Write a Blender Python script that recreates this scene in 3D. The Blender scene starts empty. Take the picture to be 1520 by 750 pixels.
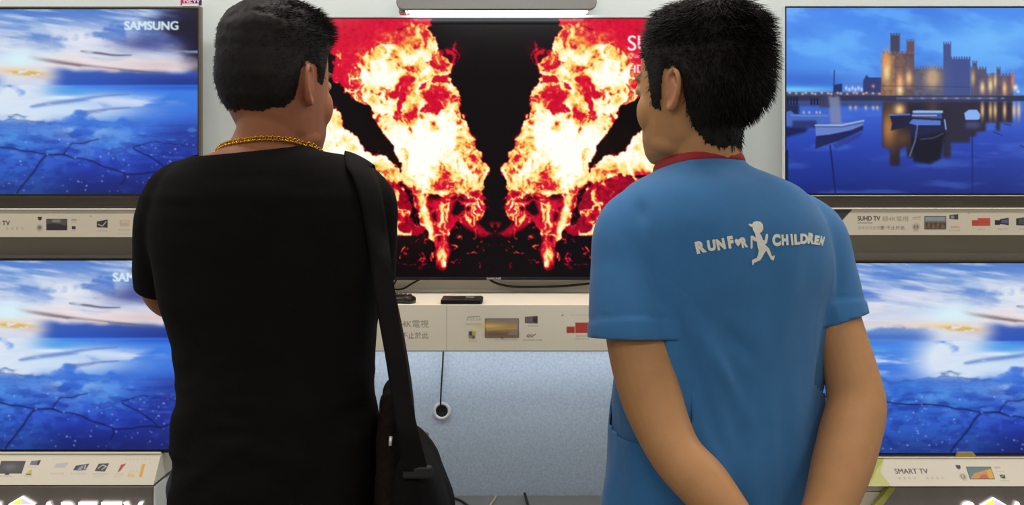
import bpy, bmesh, math, random
import numpy as np
from mathutils import Vector, Matrix
from mathutils.bvhtree import BVHTree

S = bpy.context.scene
COL = S.collection
random.seed(7); RNG = np.random.RandomState(11)

# ------------------------------------------------------------------ camera, world, lights, exposure
F = 1640.0                      # focal length in pixels of the 1520 px wide frame
CAMZ, HOR = 1.38, 280.0         # camera height and horizon row
cam = bpy.data.cameras.new('camera'); cam_o = bpy.data.objects.new('camera', cam); COL.objects.link(cam_o)
cam_o.location = (0, 0, CAMZ); cam_o.rotation_euler = (math.pi/2, 0, 0)
cam.sensor_width = 36.0; cam.lens = 36.0*F/1520.0; cam.shift_y = -(375-HOR)/1520.0
cam.clip_start = 0.05; cam.clip_end = 60
S.camera = cam_o
S.view_settings.view_transform = 'Standard'; S.view_settings.look = 'None'
S.view_settings.gamma = 1.0; S.view_settings.use_curve_mapping = False
S.view_settings.exposure = 0.0

w = bpy.data.worlds.new('world'); S.world = w; w.use_nodes = True
w.node_tree.nodes['Background'].inputs[0].default_value = (0.95, 0.97, 1.0, 1)
w.node_tree.nodes['Background'].inputs[1].default_value = 0.10

def area(name, loc, size, power, col, rot=(0, 0, 0)):
    l = bpy.data.lights.new(name, 'AREA'); l.shape = 'RECTANGLE'; l.size, l.size_y = size
    l.energy = power; l.color = col
    o = bpy.data.objects.new(name, l); COL.objects.link(o); o.location = loc; o.rotation_euler = rot
    return o
# the shop's ceiling luminaires
for cx in (-1.9, 0.0, 1.9):
    for cy, pw in ((2.1, 21), (-0.6, 18), (-3.4, 24)):
        area('ceiling_lamp', (cx, cy, 2.93), (1.2, 0.22), pw, (1.0, 0.965, 0.91))
# the light under the shelf and the one above the middle screen are built with their fittings below

# ------------------------------------------------------------------ helpers
def P(px, py, D):
    """world point seen at photo pixel (px, py) at distance D"""
    return Vector(((px-760.0)/F*D, D, CAMZ-(py-HOR)/F*D))
def lin(c):
    c = np.asarray(c, float)
    return np.where(c <= 0.04045, c/12.92, ((c+0.055)/1.055)**2.4)
def rgb(r, g, b): return tuple(float(x) for x in lin(np.array((r, g, b))/255.0))+(1.0,)

def mat(name, col=(128, 128, 128), rough=0.5, metal=0.0, spec=0.5, emit=None, estr=0.0, noise=0.0, nscale=40, bump=0.0, bscale=300,
        attr=None, eattr=None, coat=0.0, stretch=None, sheen=0.0):
    m = bpy.data.materials.new(name); m.use_nodes = True
    nt = m.node_tree; b = nt.nodes['Principled BSDF']
    b.inputs['Base Color'].default_value = rgb(*col); b.inputs['Roughness'].default_value = rough
    b.inputs['Metallic'].default_value = metal; b.inputs['Specular IOR Level'].default_value = spec
    b.inputs['Coat Weight'].default_value = coat
    if sheen: b.inputs['Sheen Weight'].default_value = sheen
    tc = nt.nodes.new('ShaderNodeTexCoord'); src = tc.outputs['Object']
    if stretch:
        mp = nt.nodes.new('ShaderNodeMapping'); mp.inputs['Scale'].default_value = stretch
        nt.links.new(src, mp.inputs['Vector']); src = mp.outputs['Vector']
    colsock = None
    if attr:
        a = nt.nodes.new('ShaderNodeAttribute'); a.attribute_name = attr; colsock = a.outputs['Color']
    if noise:
        n = nt.nodes.new('ShaderNodeTexNoise'); n.inputs['Scale'].default_value = nscale; n.inputs['Detail'].default_value = 5
        nt.links.new(src, n.inputs['Vector'])
        mr = nt.nodes.new('ShaderNodeMapRange'); mr.inputs['To Min'].default_value = 1-noise; mr.inputs['To Max'].default_value = 1+noise
        mr.inputs['From Min'].default_value = 0.3; mr.inputs['From Max'].default_value = 0.7
        nt.links.new(n.outputs['Fac'], mr.inputs['Value'])
        mx = nt.nodes.new('ShaderNodeVectorMath'); mx.operation = 'SCALE'
        if colsock: nt.links.new(colsock, mx.inputs[0])
        else: mx.inputs[0].default_value = rgb(*col)[:3]
        nt.links.new(mr.outputs['Result'], mx.inputs['Scale']); colsock = mx.outputs['Vector']
    if colsock: nt.links.new(colsock, b.inputs['Base Color'])
    if bump:
        n = nt.nodes.new('ShaderNodeTexNoise'); n.inputs['Scale'].default_value = bscale; n.inputs['Detail'].default_value = 3
        nt.links.new(src, n.inputs['Vector'])
        bp = nt.nodes.new('ShaderNodeBump'); bp.inputs['Strength'].default_value = bump; bp.inputs['Distance'].default_value = 0.002
        nt.links.new(n.outputs['Fac'], bp.inputs['Height']); nt.links.new(bp.outputs['Normal'], b.inputs['Normal'])
    if eattr:
        a = nt.nodes.new('ShaderNodeAttribute'); a.attribute_name = eattr
        nt.links.new(a.outputs['Color'], b.inputs['Emission Color']); b.inputs['Emission Strength'].default_value = 1.0
    if emit:
        b.inputs['Emission Color'].default_value = rgb(*emit); b.inputs['Emission Strength'].default_value = estr
    return m

def mesh_np(name, V, Fc, smooth=False):
    """mesh from numpy verts and a list / array of faces"""
    me = bpy.data.meshes.new(name)
    if isinstance(Fc, np.ndarray) and Fc.ndim == 2:
        n, k = Fc.shape
        me.vertices.add(len(V)); me.vertices.foreach_set('co', np.asarray(V, np.float32).ravel())
        me.loops.add(n*k); me.loops.foreach_set('vertex_index', Fc.astype(np.int32).ravel())
        me.polygons.add(n); me.polygons.foreach_set('loop_start', np.arange(0, n*k, k, dtype=np.int32))
        me.update(calc_edges=True)
    else:
        me.from_pydata([tuple(v) for v in V], [], [tuple(f) for f in Fc]); me.update()
    if smooth: me.polygons.foreach_set('use_smooth', [True]*len(me.polygons))
    return me
def setcol(me, C, name='paint'):
    a = me.color_attributes.new(name, 'FLOAT_COLOR', 'POINT')
    L = np.ones((len(C), 4), np.float32); L[:, :3] = lin(np.clip(C, 0, 1.0)); a.data.foreach_set('color', L.ravel())

def tag(o, label=None, cat=None, group=None, kind=None):
    for k, v in (('label', label), ('category', cat), ('group', group), ('kind', kind)):
        if v: o[k] = v
    return o
def empty(name, loc, label, cat, group=None):
    o = bpy.data.objects.new(name, None); COL.objects.link(o); o.location = loc; o.empty_display_size = 0.1
    return tag(o, label, cat, group)
def link(name, me, m, parent=None, origin=None):
    """link a mesh whose vertices are in world coordinates"""
    o = bpy.data.objects.new(name, me); COL.objects.link(o)
    if m is not None:
        me.materials.clear(); me.materials.append(m)
    base = Vector((0, 0, 0))
    if parent is not None:
        o.parent = parent; q = parent
        while q is not None: base += q.location; q = q.parent
        if origin is not None: o.location = Vector(origin)-base; base = Vector(origin)
    elif origin is not None:
        o.location = origin; base = Vector(origin)
    if base.length > 0: me.transform(Matrix.Translation(-base))
    return o

class MB:
    """collects shapes into one mesh"""
    def __init__(s): s.bm = bmesh.new()
    def box(s, lo, hi, bev=0.0, seg=2):
        r = bmesh.ops.create_cube(s.bm, size=1.0)
        lo, hi = Vector(lo), Vector(hi); d = hi-lo; c = (hi+lo)/2
        for v in r['verts']: v.co = Vector((v.co.x*d.x+c.x, v.co.y*d.y+c.y, v.co.z*d.z+c.z))
        if bev:
            es = list({e for v in r['verts'] for e in v.link_edges})
            bmesh.ops.bevel(s.bm, geom=es, offset=min(bev, 0.49*min(abs(d.x), abs(d.y), abs(d.z))), segments=seg, affect='EDGES', profile=0.5)
        return s
    def prism(s, poly, axis, a, b, bev=0.0):
        """polygon (2-D) extruded along axis 'x','y' or 'z' from a to b"""
        def q(u, v, t): return {'x': (t, u, v), 'y': (u, t, v), 'z': (u, v, t)}[axis]
        A = [s.bm.verts.new(q(u, v, a)) for u, v in poly]; B = [s.bm.verts.new(q(u, v, b)) for u, v in poly]
        n = len(poly); fs = [s.bm.faces.new(A[::-1]), s.bm.faces.new(B)]
        for i in range(n): fs.append(s.bm.faces.new((A[i], A[(i+1) % n], B[(i+1) % n], B[i])))
        bmesh.ops.recalc_face_normals(s.bm, faces=fs)
        if bev:
            bmesh.ops.bevel(s.bm, geom=list({e for f in fs for e in f.edges}), offset=bev, segments=2, affect='EDGES', profile=0.5)
        return s
    def tube(s, pts, r, n=10, taper=None):
        V, Fc = tube_np(pts, r, n)
        vs = [s.bm.verts.new(v) for v in V]
        for f in Fc: s.bm.faces.new([vs[i] for i in f])
        return s
    def raw(s, V, Fc):
        vs = [s.bm.verts.new(v) for v in V]
        for f in Fc: s.bm.faces.new([vs[i] for i in f])
        return s
    def build(s, name, m, parent=None, smooth=False, origin=None):
        bmesh.ops.recalc_face_normals(s.bm, faces=s.bm.faces[:])
        me = bpy.data.meshes.new(name); s.bm.to_mesh(me); s.bm.free()
        if smooth: me.polygons.foreach_set('use_smooth', [True]*len(me.polygons))
        return link(name, me, m, parent, origin)

def frames(pts):
    pts = [Vector(p) for p in pts]; n = len(pts); T = []
    for i in range(n):
        a = pts[max(i-1, 0)]; b = pts[min(i+1, n-1)]; T.append((b-a).normalized())
    return pts, T
def tube_np(pts, r, n=10):
    pts, T = frames(pts)
    up = Vector((0, 0, 1)) if abs(T[0].z) < 0.9 else Vector((0, 1, 0))
    u = T[0].cross(up).normalized(); V = []; Fc = []
    R = r if hasattr(r, '__len__') else [r]*len(pts)
    for p, t, rr in zip(pts, T, R):
        u = (u-t*u.dot(t)).normalized(); v = t.cross(u)
        for k in range(n):
            a = 2*math.pi*k/n; V.append(p+u*(rr*math.cos(a))+v*(rr*math.sin(a)))
    for i in range(len(pts)-1):
        for k in range(n):
            Fc.append((i*n+k, i*n+(k+1) % n, (i+1)*n+(k+1) % n, (i+1)*n+k))
    Fc.append(tuple(range(n))[::-1]); Fc.append(tuple(range((len(pts)-1)*n, len(pts)*n)))
    return V, Fc
def spline(pts, sub=8):
    """Catmull-Rom through points (tuples of any length)"""
    A = np.array([list(p) for p in pts], float); n = len(A); out = []
    for i in range(n-1):
        p0, p1, p2, p3 = A[max(i-1, 0)], A[i], A[i+1], A[min(i+2, n-1)]
        for k in range(sub):
            t = k/sub
            out.append(0.5*((2*p1)+(-p0+p2)*t+(2*p0-5*p1+4*p2-p3)*t*t+(-p0+3*p1-3*p2+p3)*t**3))
    out.append(A[-1]); return np.array(out)

# value noise
_T2 = np.random.RandomState(3).rand(256, 256); _T3 = np.random.RandomState(4).rand(64, 64, 64)
def vn2(x, y, seed=0):
    x = x+seed*17.31; y = y+seed*9.77
    xi = np.floor(x).astype(int); yi = np.floor(y).astype(int); fx = x-xi; fy = y-yi
    fx = fx*fx*(3-2*fx); fy = fy*fy*(3-2*fy)
    g = lambda a, b: _T2[a & 255, b & 255]
    return (g(xi, yi)*(1-fx)+g(xi+1, yi)*fx)*(1-fy)+(g(xi, yi+1)*(1-fx)+g(xi+1, yi+1)*fx)*fy
def fbm2(x, y, o=5, seed=0, gain=0.5):
    s = 0; a = 1; t = 0
    for i in range(o):
        s = s+a*vn2(x*2**i, y*2**i, seed+i*3); t += a; a *= gain
    return s/t
def ridge2(x, y, o=4, seed=0):
    s = 0; a = 1; t = 0
    for i in range(o):
        s = s+a*(1-np.abs(2*vn2(x*2**i, y*2**i, seed+i*5)-1))**2; t += a; a *= 0.6
    return s/t
def vn3(p, seed=0):
    q = np.asarray(p, float)+np.array((seed*7.3, seed*3.1, seed*11.7)); i = np.floor(q).astype(int); f = q-i; f = f*f*(3-2*f); r = 0
    for dx in (0, 1):
        for dy in (0, 1):
            for dz in (0, 1):
                r = r+_T3[(i[:, 0]+dx) & 63, (i[:, 1]+dy) & 63, (i[:, 2]+dz) & 63]*np.where(dx, f[:, 0], 1-f[:, 0])*np.where(dy, f[:, 1], 1-f[:, 1])*np.where(dz, f[:, 2], 1-f[:, 2])
    return r
def sstep(a, b, x):
    t = np.clip((x-a)/(b-a), 0, 1); return t*t*(3-2*t)

# lettering: triangles of a string in the built-in font, cap height 1
_tc = {}
def letters(s, bold=0.0):
    if (s, bold) in _tc: return _tc[(s, bold)]
    c = bpy.data.curves.new('lettering', 'FONT'); c.body = s; c.size = 1/0.682; c.offset = bold
    o = bpy.data.objects.new('lettering', c); COL.objects.link(o)
    me = o.evaluated_get(bpy.context.evaluated_depsgraph_get()).to_mesh()
    me.calc_loop_triangles()
    V = np.array([v.co[:2] for v in me.vertices]).reshape(-1, 2); T = np.array([t.vertices[:] for t in me.loop_triangles]).reshape(-1, 3)
    bpy.data.objects.remove(o); bpy.data.curves.remove(c)
    _tc[(s, bold)] = (V, T); return V, T

class Img:
    """a small painter's canvas; coordinates are given in units of the picture, row 0 at the top"""
    def __init__(s, x0, y0, x1, y1, k=1.0, col=(0, 0, 0)):
        s.x0, s.y0, s.x1, s.y1 = x0, y0, x1, y1
        s.w = max(2, int(round((x1-x0)*k))); s.h = max(2, int(round((y1-y0)*k)))
        s.X, s.Y = np.meshgrid(x0+(np.arange(s.w)+0.5)/s.w*(x1-x0), y0+(np.arange(s.h)+0.5)/s.h*(y1-y0))
        s.px = (x1-x0)/s.w
        s.a = np.ones((s.h, s.w, 3))*np.array(col)/255.0
    def mix(s, mask, col):
        c = col if isinstance(col, np.ndarray) and col.ndim == 3 else np.array(col, float)/255.0
        s.a = s.a*(1-mask[..., None])+c*mask[..., None]
    def mask_poly(s, pts, blur=0.0):
        m = np.zeros((s.h, s.w)); P_ = np.array(pts, float)
        for ox, oy in ((-.25, -.25), (.25, -.25), (-.25, .25), (.25, .25)):
            x = s.X+ox*s.px; y = s.Y+oy*s.px; ins = np.zeros(x.shape, bool)
            for i in range(len(P_)):
                ax, ay = P_[i]; bx, by = P_[(i+1) % len(P_)]
                if ay == by: continue
                ins ^= ((ay > y) != (by > y)) & (x < (bx-ax)*(y-ay)/(by-ay)+ax)
            m += ins*0.25
        return s.blur(m, blur) if blur else m
    def blur(s, m, r):
        n = max(1, int(round(r/s.px)))
        for _ in range(3):
            for ax in (0, 1):
                p = np.pad(m, [(n, n) if k == ax else (0, 0) for k in (0, 1)], mode='edge'); c = np.cumsum(p, axis=ax)
                c = np.insert(c, 0, 0, axis=ax); L = 2*n+1
                m = (np.take(c, range(L, c.shape[ax]), axis=ax)-np.take(c, range(0, c.shape[ax]-L), axis=ax))/L
        return m
    def poly(s, pts, col, al=1.0, blur=0.0): s.mix(s.mask_poly(pts, blur)*al, col); return s
    def rect(s, x0, y0, x1, y1, col, al=1.0, blur=0.0): return s.poly(((x0, y0), (x1, y0), (x1, y1), (x0, y1)), col, al, blur)
    def glow(s, cx, cy, rx, ry, col, al=1.0, p=1.0):
        d = ((s.X-cx)/rx)**2+((s.Y-cy)/ry)**2; s.mix(np.exp(-d**p)*al, col); return s
    def line(s, pts, wd, col, al=1.0, wob=0.0):
        d = np.full(s.X.shape, 1e9); x, y = s.X, s.Y
        if wob: x = x+(vn2(s.X/15, s.Y/15, 31)-.5)*wob; y = y+(vn2(s.X/15, s.Y/15, 57)-.5)*wob
        for (ax, ay), (bx, by) in zip(pts[:-1], pts[1:]):
            L = (bx-ax)**2+(by-ay)**2+1e-9; t = np.clip(((x-ax)*(bx-ax)+(y-ay)*(by-ay))/L, 0, 1)
            d = np.minimum(d, np.hypot(x-ax-t*(bx-ax), y-ay-t*(by-ay)))
        s.mix(np.clip(wd/2+s.px/2-d, 0, s.px)/s.px*al, col); return s
    def stroke(s, pts, wd, col, al=1.0):
        pts = spline(pts, 10); n = len(pts)
        for i, (px, py) in enumerate(pts):
            pass
        d = np.full(s.X.shape, 9.0)
        for i in range(n-1):
            (ax, ay), (bx, by) = pts[i], pts[i+1]; t_ = (i+.5)/(n-1); r = wd*(.25+.75*math.sin(math.pi*min(1, t_**.6)))*.5+.3
            L = (bx-ax)**2+(by-ay)**2+1e-9; t = np.clip(((s.X-ax)*(bx-ax)+(s.Y-ay)*(by-ay))/L, 0, 1)
            d = np.minimum(d, np.hypot(s.X-ax-t*(bx-ax), s.Y-ay-t*(by-ay))/r)
        s.mix(np.exp(-d**2)*al*sstep(.2, .5, fbm2(s.X/30, s.Y/3, 4, 71)+.12), col); return s
    def text(s, st, x, y, h, col, al=1.0, sx=1.0, bold=0.0, right=None):
        """string with its baseline at y, left edge x (or right edge), cap height h"""
        V, T = letters(st)
        if len(V) == 0: return s
        U = V*h; U = np.stack((U[:, 0]*sx, -U[:, 1]), 1)
        U[:, 0] += (right-U[:, 0].max()) if right is not None else x
        U[:, 1] += y; m = np.zeros((s.h, s.w)); n = 3
        fx = (U[:, 0]-s.x0)/(s.x1-s.x0)*s.w; fy = (U[:, 1]-s.y0)/(s.y1-s.y0)*s.h
        big = np.zeros((s.h*n, s.w*n), bool)
        for t in T:
            tx, ty = fx[t]*n, fy[t]*n
            i0, i1 = max(int(tx.min())-1, 0), min(int(tx.max())+2, s.w*n); j0, j1 = max(int(ty.min())-1, 0), min(int(ty.max())+2, s.h*n)
            if i1 <= i0 or j1 <= j0: continue
            gx, gy = np.meshgrid(np.arange(i0, i1)+.5, np.arange(j0, j1)+.5)
            e = [(tx[(k+1) % 3]-tx[k])*(gy-ty[k])-(ty[(k+1) % 3]-ty[k])*(gx-tx[k]) for k in range(3)]
            big[j0:j1, i0:i1] |= ((e[0] >= 0) & (e[1] >= 0) & (e[2] >= 0)) | ((e[0] <= 0) & (e[1] <= 0) & (e[2] <= 0))
        k = int(round(bold*h/s.px*n))
        if k:                            # heavier strokes
            src = big.copy()
            for dx in range(-k, k+1):
                big |= np.roll(src, dx, axis=1)
            src = big.copy()
            for dy in range(-(k//2), k//2+1): big |= np.roll(src, dy, axis=0)
        m = big.reshape(s.h, n, s.w, n).mean((1, 3)); s.mix(m*al, col); return s
def picture(name, img, corner, m, parent, grid=None):
    """a picture as a fine coloured sheet; corner(u, v) gives the 3-D point for u, v in 0..1 (v downwards)"""
    u = np.linspace(0, 1, img.w+1); v = np.linspace(0, 1, img.h+1)
    p00, p10, p01, p11 = [np.array(corner(a, b)) for a, b in ((0, 0), (1, 0), (0, 1), (1, 1))]
    U, Vv = np.meshgrid(u, v); U = U[..., None]; Vv = Vv[..., None]
    V = (p00*(1-U)*(1-Vv)+p10*U*(1-Vv)+p01*(1-U)*Vv+p11*U*Vv).reshape(-1, 3)
    W = img.w+1; i, j = np.meshgrid(np.arange(img.w), np.arange(img.h)); a = (j*W+i).ravel()
    Fc = np.stack((a, a+W, a+W+1, a+1), 1)
    me = mesh_np(name, V, Fc)
    p = np.pad(img.a, ((1, 1), (1, 1), (0, 0)), mode='edge')
    C = (p[:-1, :-1]+p[1:, :-1]+p[:-1, 1:]+p[1:, 1:])/4
    setcol(me, C.reshape(-1, 3))
    return link(name, me, m, parent)
# ------------------------------------------------------------------ materials
M = dict(
    wall=mat('wall_paint', (222, 229, 227), 0.7, noise=0.02, nscale=6),
    fabric=mat('pale_blue_grey_panel', (192, 205, 219), 0.85, noise=0.13, nscale=160, bump=0.2, bscale=260),
    floor=mat('floor_tile', (120, 116, 110), 0.35, noise=0.06, nscale=5),
    ceil=mat('ceiling_paint', (225, 225, 220), 0.8, noise=0.02, nscale=5),
    taupe=mat('taupe_laminate', (206, 192, 172), 0.55, noise=0.03, nscale=8),  # wall shade under the side screens, put into the colour
    umber=mat('dark_taupe_laminate', (112, 103, 97), 0.55, noise=0.03, nscale=8),  # deeper painted shade for the strip right below each upper side screen
    shelf=mat('cream_laminate', (236, 226, 207), 0.45, noise=0.02, nscale=10),
    white=mat('white_plastic', (225, 226, 224), 0.35, noise=0.02, nscale=20),
    silver=mat('brushed_silver', (190, 188, 182), 0.28, metal=0.85, noise=0.05, nscale=60, stretch=(1, 1, 40)),
    bronze=mat('bronze_metal', (122, 108, 92), 0.3, metal=0.75, noise=0.05, nscale=60),
    black=mat('black_plastic', (16, 15, 16), 0.3, noise=0.1, nscale=60),
    matte=mat('black_rubber', (20, 19, 20), 0.6, noise=0.1, nscale=80),
    counter=mat('dark_grey_counter', (126, 122, 118), 0.5, noise=0.06, nscale=30),
    steel=mat('dark_mirror_steel', (158, 148, 144), 0.3, metal=0.8, noise=0.05, nscale=30),
    screen=mat('lit_screen', (4, 4, 5), 0.12, spec=0.25, eattr='paint'),
    print=mat('printed_card', (200, 190, 170), 0.5, attr='paint'),
    logo=mat('logo_metal', (225, 225, 228), 0.25, metal=0.6, noise=0.03, nscale=60),
    gold=mat('gold_badge', (205, 180, 110), 0.3, metal=0.6, noise=0.05, nscale=80),
    led=mat('lit_tube', (255, 255, 255), 0.5, emit=(240, 250, 255), estr=6.0, noise=0.01, nscale=10),
    ledb=mat('lit_led_strip', (255, 255, 255), 0.5, emit=(240, 246, 255), estr=12.0, noise=0.01, nscale=10),
    sign=mat('lit_letters', (255, 255, 255), 0.5, emit=(255, 255, 255), estr=1.3, noise=0.01, nscale=10),
    signY=mat('lit_yellow', (240, 225, 60), 0.5, emit=(240, 225, 50), estr=1.0, noise=0.01, nscale=10),
    signV=mat('lit_lilac', (205, 180, 232), 0.5, emit=(212, 190, 238), estr=0.9, noise=0.01, nscale=10),
)
for k in ('screen',):
    M[k].cycles.emission_sampling = 'FRONT'

# ------------------------------------------------------------------ the setting
WALL = 2.98
def slab(name, lo, hi, m, kind='structure'):
    return tag(MB().box(lo, hi).build(name, m), kind=kind)
slab('wall_back', (-3.4, WALL, 0), (3.4, WALL+0.1, 3.0), M['wall'])
slab('wall_left', (-3.5, -5.0, 0), (-3.4, WALL+0.1, 3.0), M['wall'])
slab('wall_right', (3.4, -5.0, 0), (3.5, WALL+0.1, 3.0), M['wall'])
slab('floor', (-3.5, -5.0, -0.1), (3.5, WALL+0.1, 0.0), M['floor'])
slab('ceiling', (-3.5, -5.0, 3.0), (3.5, WALL+0.1, 3.1), M['ceil'])

def X(px, D): return (px-760.0)/F*D
def Z(py, D): return CAMZ-(py-HOR)/F*D
# added panels under the side screens, their colour standing for shade on the wall
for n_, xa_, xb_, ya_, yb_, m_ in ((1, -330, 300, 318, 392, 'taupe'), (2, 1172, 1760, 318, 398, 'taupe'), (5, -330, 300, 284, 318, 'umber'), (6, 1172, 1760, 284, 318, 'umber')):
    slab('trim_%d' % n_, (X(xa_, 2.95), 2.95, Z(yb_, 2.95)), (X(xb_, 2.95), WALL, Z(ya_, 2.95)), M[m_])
slab('trim_3', (X(392, 2.955), 2.955, Z(742, 2.955)), (X(1080, 2.955), WALL, Z(516, 2.955)), M['fabric'])
slab('trim_4', (X(392, 2.955), 2.955, Z(446, 2.955)), (X(1080, 2.955), WALL, Z(405, 2.955)), M['shelf'])

# ------------------------------------------------------------------ the pictures shown on the screens
def paint_lake():
    I = Img(0, 0, 494, 278, 1.0); x, y = I.X, I.Y
    W_ = fbm2(x/60, y/30, 4, 2)-.5
    # sky
    t = np.clip(y/114, 0, 1)
    top = np.array((112, 150, 212)); mid = np.array((208, 214, 232)); 
    k = sstep(0.15, 0.62, t+W_*0.5)
    sky = top*(1-k[..., None])+mid*k[..., None]
    I.a = sky/255.0
    st = fbm2(x/95+0.6*y/40, (y-0.12*x)/8, 5, 5)
    I.mix(sstep(.50, .74, st)*0.55*sstep(95, 20, y), (225, 232, 245)); I.mix(sstep(.54, .7, fbm2(x/55+y/60, (y-.2*x)/4, 5, 33))*.4*sstep(100, 60, y), (238, 236, 244)); I.mix(sstep(.52, .7, fbm2(x/48, (y-.1*x)/5, 5, 35))*.35*sstep(100, 50, y)*sstep(230, 330, x), (96, 118, 186))
    I.mix(sstep(.52, .36, st)*0.65*sstep(80, 30, y), (70, 115, 200))
    I.mix(sstep(200, 0, x)*np.exp(-((y-44-0.12*(x-100))/14)**2)*(0.35+0.65*sstep(.6, .35, st)), (62, 100, 200))
    I.mix(sstep(180, 60, x)*np.exp(-((y-58)/7)**2)*sstep(.45, .6, fbm2(x/40, y/4, 4, 8)), (235, 240, 250))
    c2 = fbm2(x/70, y/14, 5, 9)
    I.mix(np.exp(-((y-80)/20)**2)*sstep(.38, .6, c2)*0.9, (240, 226, 226))
    I.mix(np.exp(-(((x-325)/75)**2+((y-45)/22)**2))*sstep(.35, .55, fbm2(x/30, y/22, 5, 12)), (226, 230, 240))
    I.mix(sstep(.55, .75, fbm2(x/110, (y-0.05*x)/4, 4, 15))*np.exp(-((y-84)/10)**2)*0.5, (232, 190, 170))
    # dark corner
    I.mix(sstep(0.0, 1.0, ((x-385)/95+W_*1.2)-np.abs(y-32)/95)*0.95, (38, 38, 78))
    I.mix(sstep(0.3, 1.1, ((x-400)/75+W_*.5)-np.abs(y-28)/90)*0.9, (33, 30, 44))
    I.mix(np.exp(-(((x-415)/45)**2+((y-52)/12)**2))*0.75, (48, 58, 130))
    I.mix(np.exp(-((y-62-0.02*(x-400))/2.5)**2)*sstep(385, 450, x)*sstep(.42, .6, fbm2(x/20, y/2, 3, 19)), (130, 145, 185))
    I.mix(np.exp(-((x-440)/65)**2-((y-84)/9)**2)*.9, (215, 196, 200))
    # low blue clouds
    edge = 88+14*np.exp(-((x-300)/30)**2*0)+(x-265)*0.035
    I.mix(sstep(-5, 6, y-(87+0.035*(x-265))+W_*10)*sstep(255, 300, x), (54, 88, 180))
    I.mix(sstep(-3, 8, y-103)*sstep(265, 330, x)*0.8, (42, 84, 190))
    I.mix(sstep(300, 494, x)*sstep(92, 108, y)*0.75, (40, 50, 128))
    I.mix(sstep(-4, 4, y-(97+10*np.sin(x/33.)*0.4)+(fbm2(x/18, y/9, 4, 22)-.5)*14)*sstep(215, 165, x)*0.9, (92, 130, 196))
    I.mix(np.exp(-((y-108)/5)**2)*sstep(210, 150, x)*.8, (62, 108, 200))
    # brown and dark streaks
    I.stroke(((236, 72), (262, 76), (300, 82), (345, 88), (400, 93), (450, 97)), 5.5, (110, 92, 104), .85)
    I.stroke(((238, 71), (258, 76)), 5, (150, 112, 84), .8)
    I.stroke(((318, 63), (345, 66), (368, 69), (394, 69)), 3.0, (62, 62, 84), .75)
    I.stroke(((318, 87), (345, 89), (375, 92)), 4, (222, 208, 216), .9)
    I.glow(366, 93, 14, 3, (198, 182, 188), .8)
    # sun, gold
    I.glow(222, 76, 46, 20, (214, 234, 246), .95); I.glow(228, 76, 20, 14, (214, 240, 248), .8)
    I.glow(206, 90, 60, 4.5, (242, 208, 178), .8)
    m = np.exp(-(((x-236)/26)**2+((y-95-0.06*(x-220))/3.4)**2))
    I.mix(np.clip(m*1.5, 0, 1)*sstep(.3, .55, fbm2(x/9, y/3, 3, 25)+.08), (214, 178, 92))
    I.glow(262, 102, 16, 3, (214, 190, 184), .7)
    # water
    wv = sstep(112.5, 115.5, y)
    t = np.clip((y-114)/164, 0, 1)
    c0 = np.array((66, 128, 226)); c1 = np.array((58, 112, 216)); c2_ = np.array((34, 58, 172)); c3 = np.array((24, 36, 112))
    wcol = np.where(t[..., None] < .35, c0+(c1-c0)*(t/.35)[..., None], np.where(t[..., None] < .72, c1+(c2_-c1)*((t-.35)/.37)[..., None], c2_+(c3-c2_)*((t-.72)/.28)[..., None]))
    J = Img(0, 0, 494, 278, 1.0); J.a = wcol/255.0
    n1 = fbm2(x/75, y/12, 5, 41); n2 = fbm2(x/34, y/16, 5, 47)
    J.mix(np.exp(-((y-118)/4)**2)*sstep(330, 480, x)*.6, (30, 70, 190))
    # big white reflection
    core = np.exp(-(((x-232)/62)**2+((y-140)/42)**2)**1.5)
    J.mix(np.clip(core*1.25, 0, 1)*sstep(.24, .46, n2+.12), (218, 228, 242))
    J.mix(np.exp(-((y-138-5*np.sin(x/60.))/11)**2)*sstep(.40, .58, n1+.06)*sstep(494, 400, x)*.95, (208, 222, 242))
    J.mix(np.exp(-(((x-300)/110)**2+((y-152)/15)**2)**1.4)*sstep(.36, .55, n2+.08)*.95, (206, 224, 244))
    J.mix(np.exp(-(((x-318)/58)**2+((y-178)/18)**2))*sstep(.40, .62, n2+.06)*.8, (190, 216, 240))
    J.mix(np.exp(-(((x-90)/85)**2+((y-150)/14)**2))*sstep(.35, .55, n1+.1)*.9, (214, 226, 242))
    J.mix(np.exp(-(((x-70)/60)**2+((y-126)/5)**2))*.8, (88, 176, 226))
    J.mix(np.exp(-(((x-300)/38)**2+((y-124)/9)**2))*.7, (58, 148, 228))
    J.mix(np.exp(-(((x-290)/30)**2+((y-133)/2.6)**2))*.9, (226, 236, 246))
    J.stroke(((242, 147), (270, 142), (305, 138), (345, 131), (390, 128)), 6, (96, 128, 196), .75)
    J.stroke(((318, 155), (345, 153), (360, 150), (392, 148)), 5, (98, 116, 180), .75)
    # edge of the lit water, then the blue bed
    eb = 168+7*np.sin(x/21.+1)*0.6+(fbm2(x/22, y/8, 4, 51)-.5)*16+np.where(x > 290, (x-290)*0.02, 0)
    J.mix(sstep(-2, 6, y-eb)*(sstep(330, 240, x)*.72), (52, 108, 206))
    J.mix(np.exp(-((y-eb)/2.0)**2)*sstep(310, 260, x)*.6, (46, 84, 160))
    J.mix(np.exp(-(((x-180)/190)**2+((y-193)/14)**2))*.55*sstep(.4, .62, fbm2(x/30, y/9, 4, 55)), (90, 160, 232))
    J.mix(np.exp(-(((x-370)/34)**2+((y-200)/22)**2))*.6, (84, 158, 232))
    J.mix(np.exp(-(((x-330)/60)**2+((y-222)/18)**2))*.4, (58, 104, 216))
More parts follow.
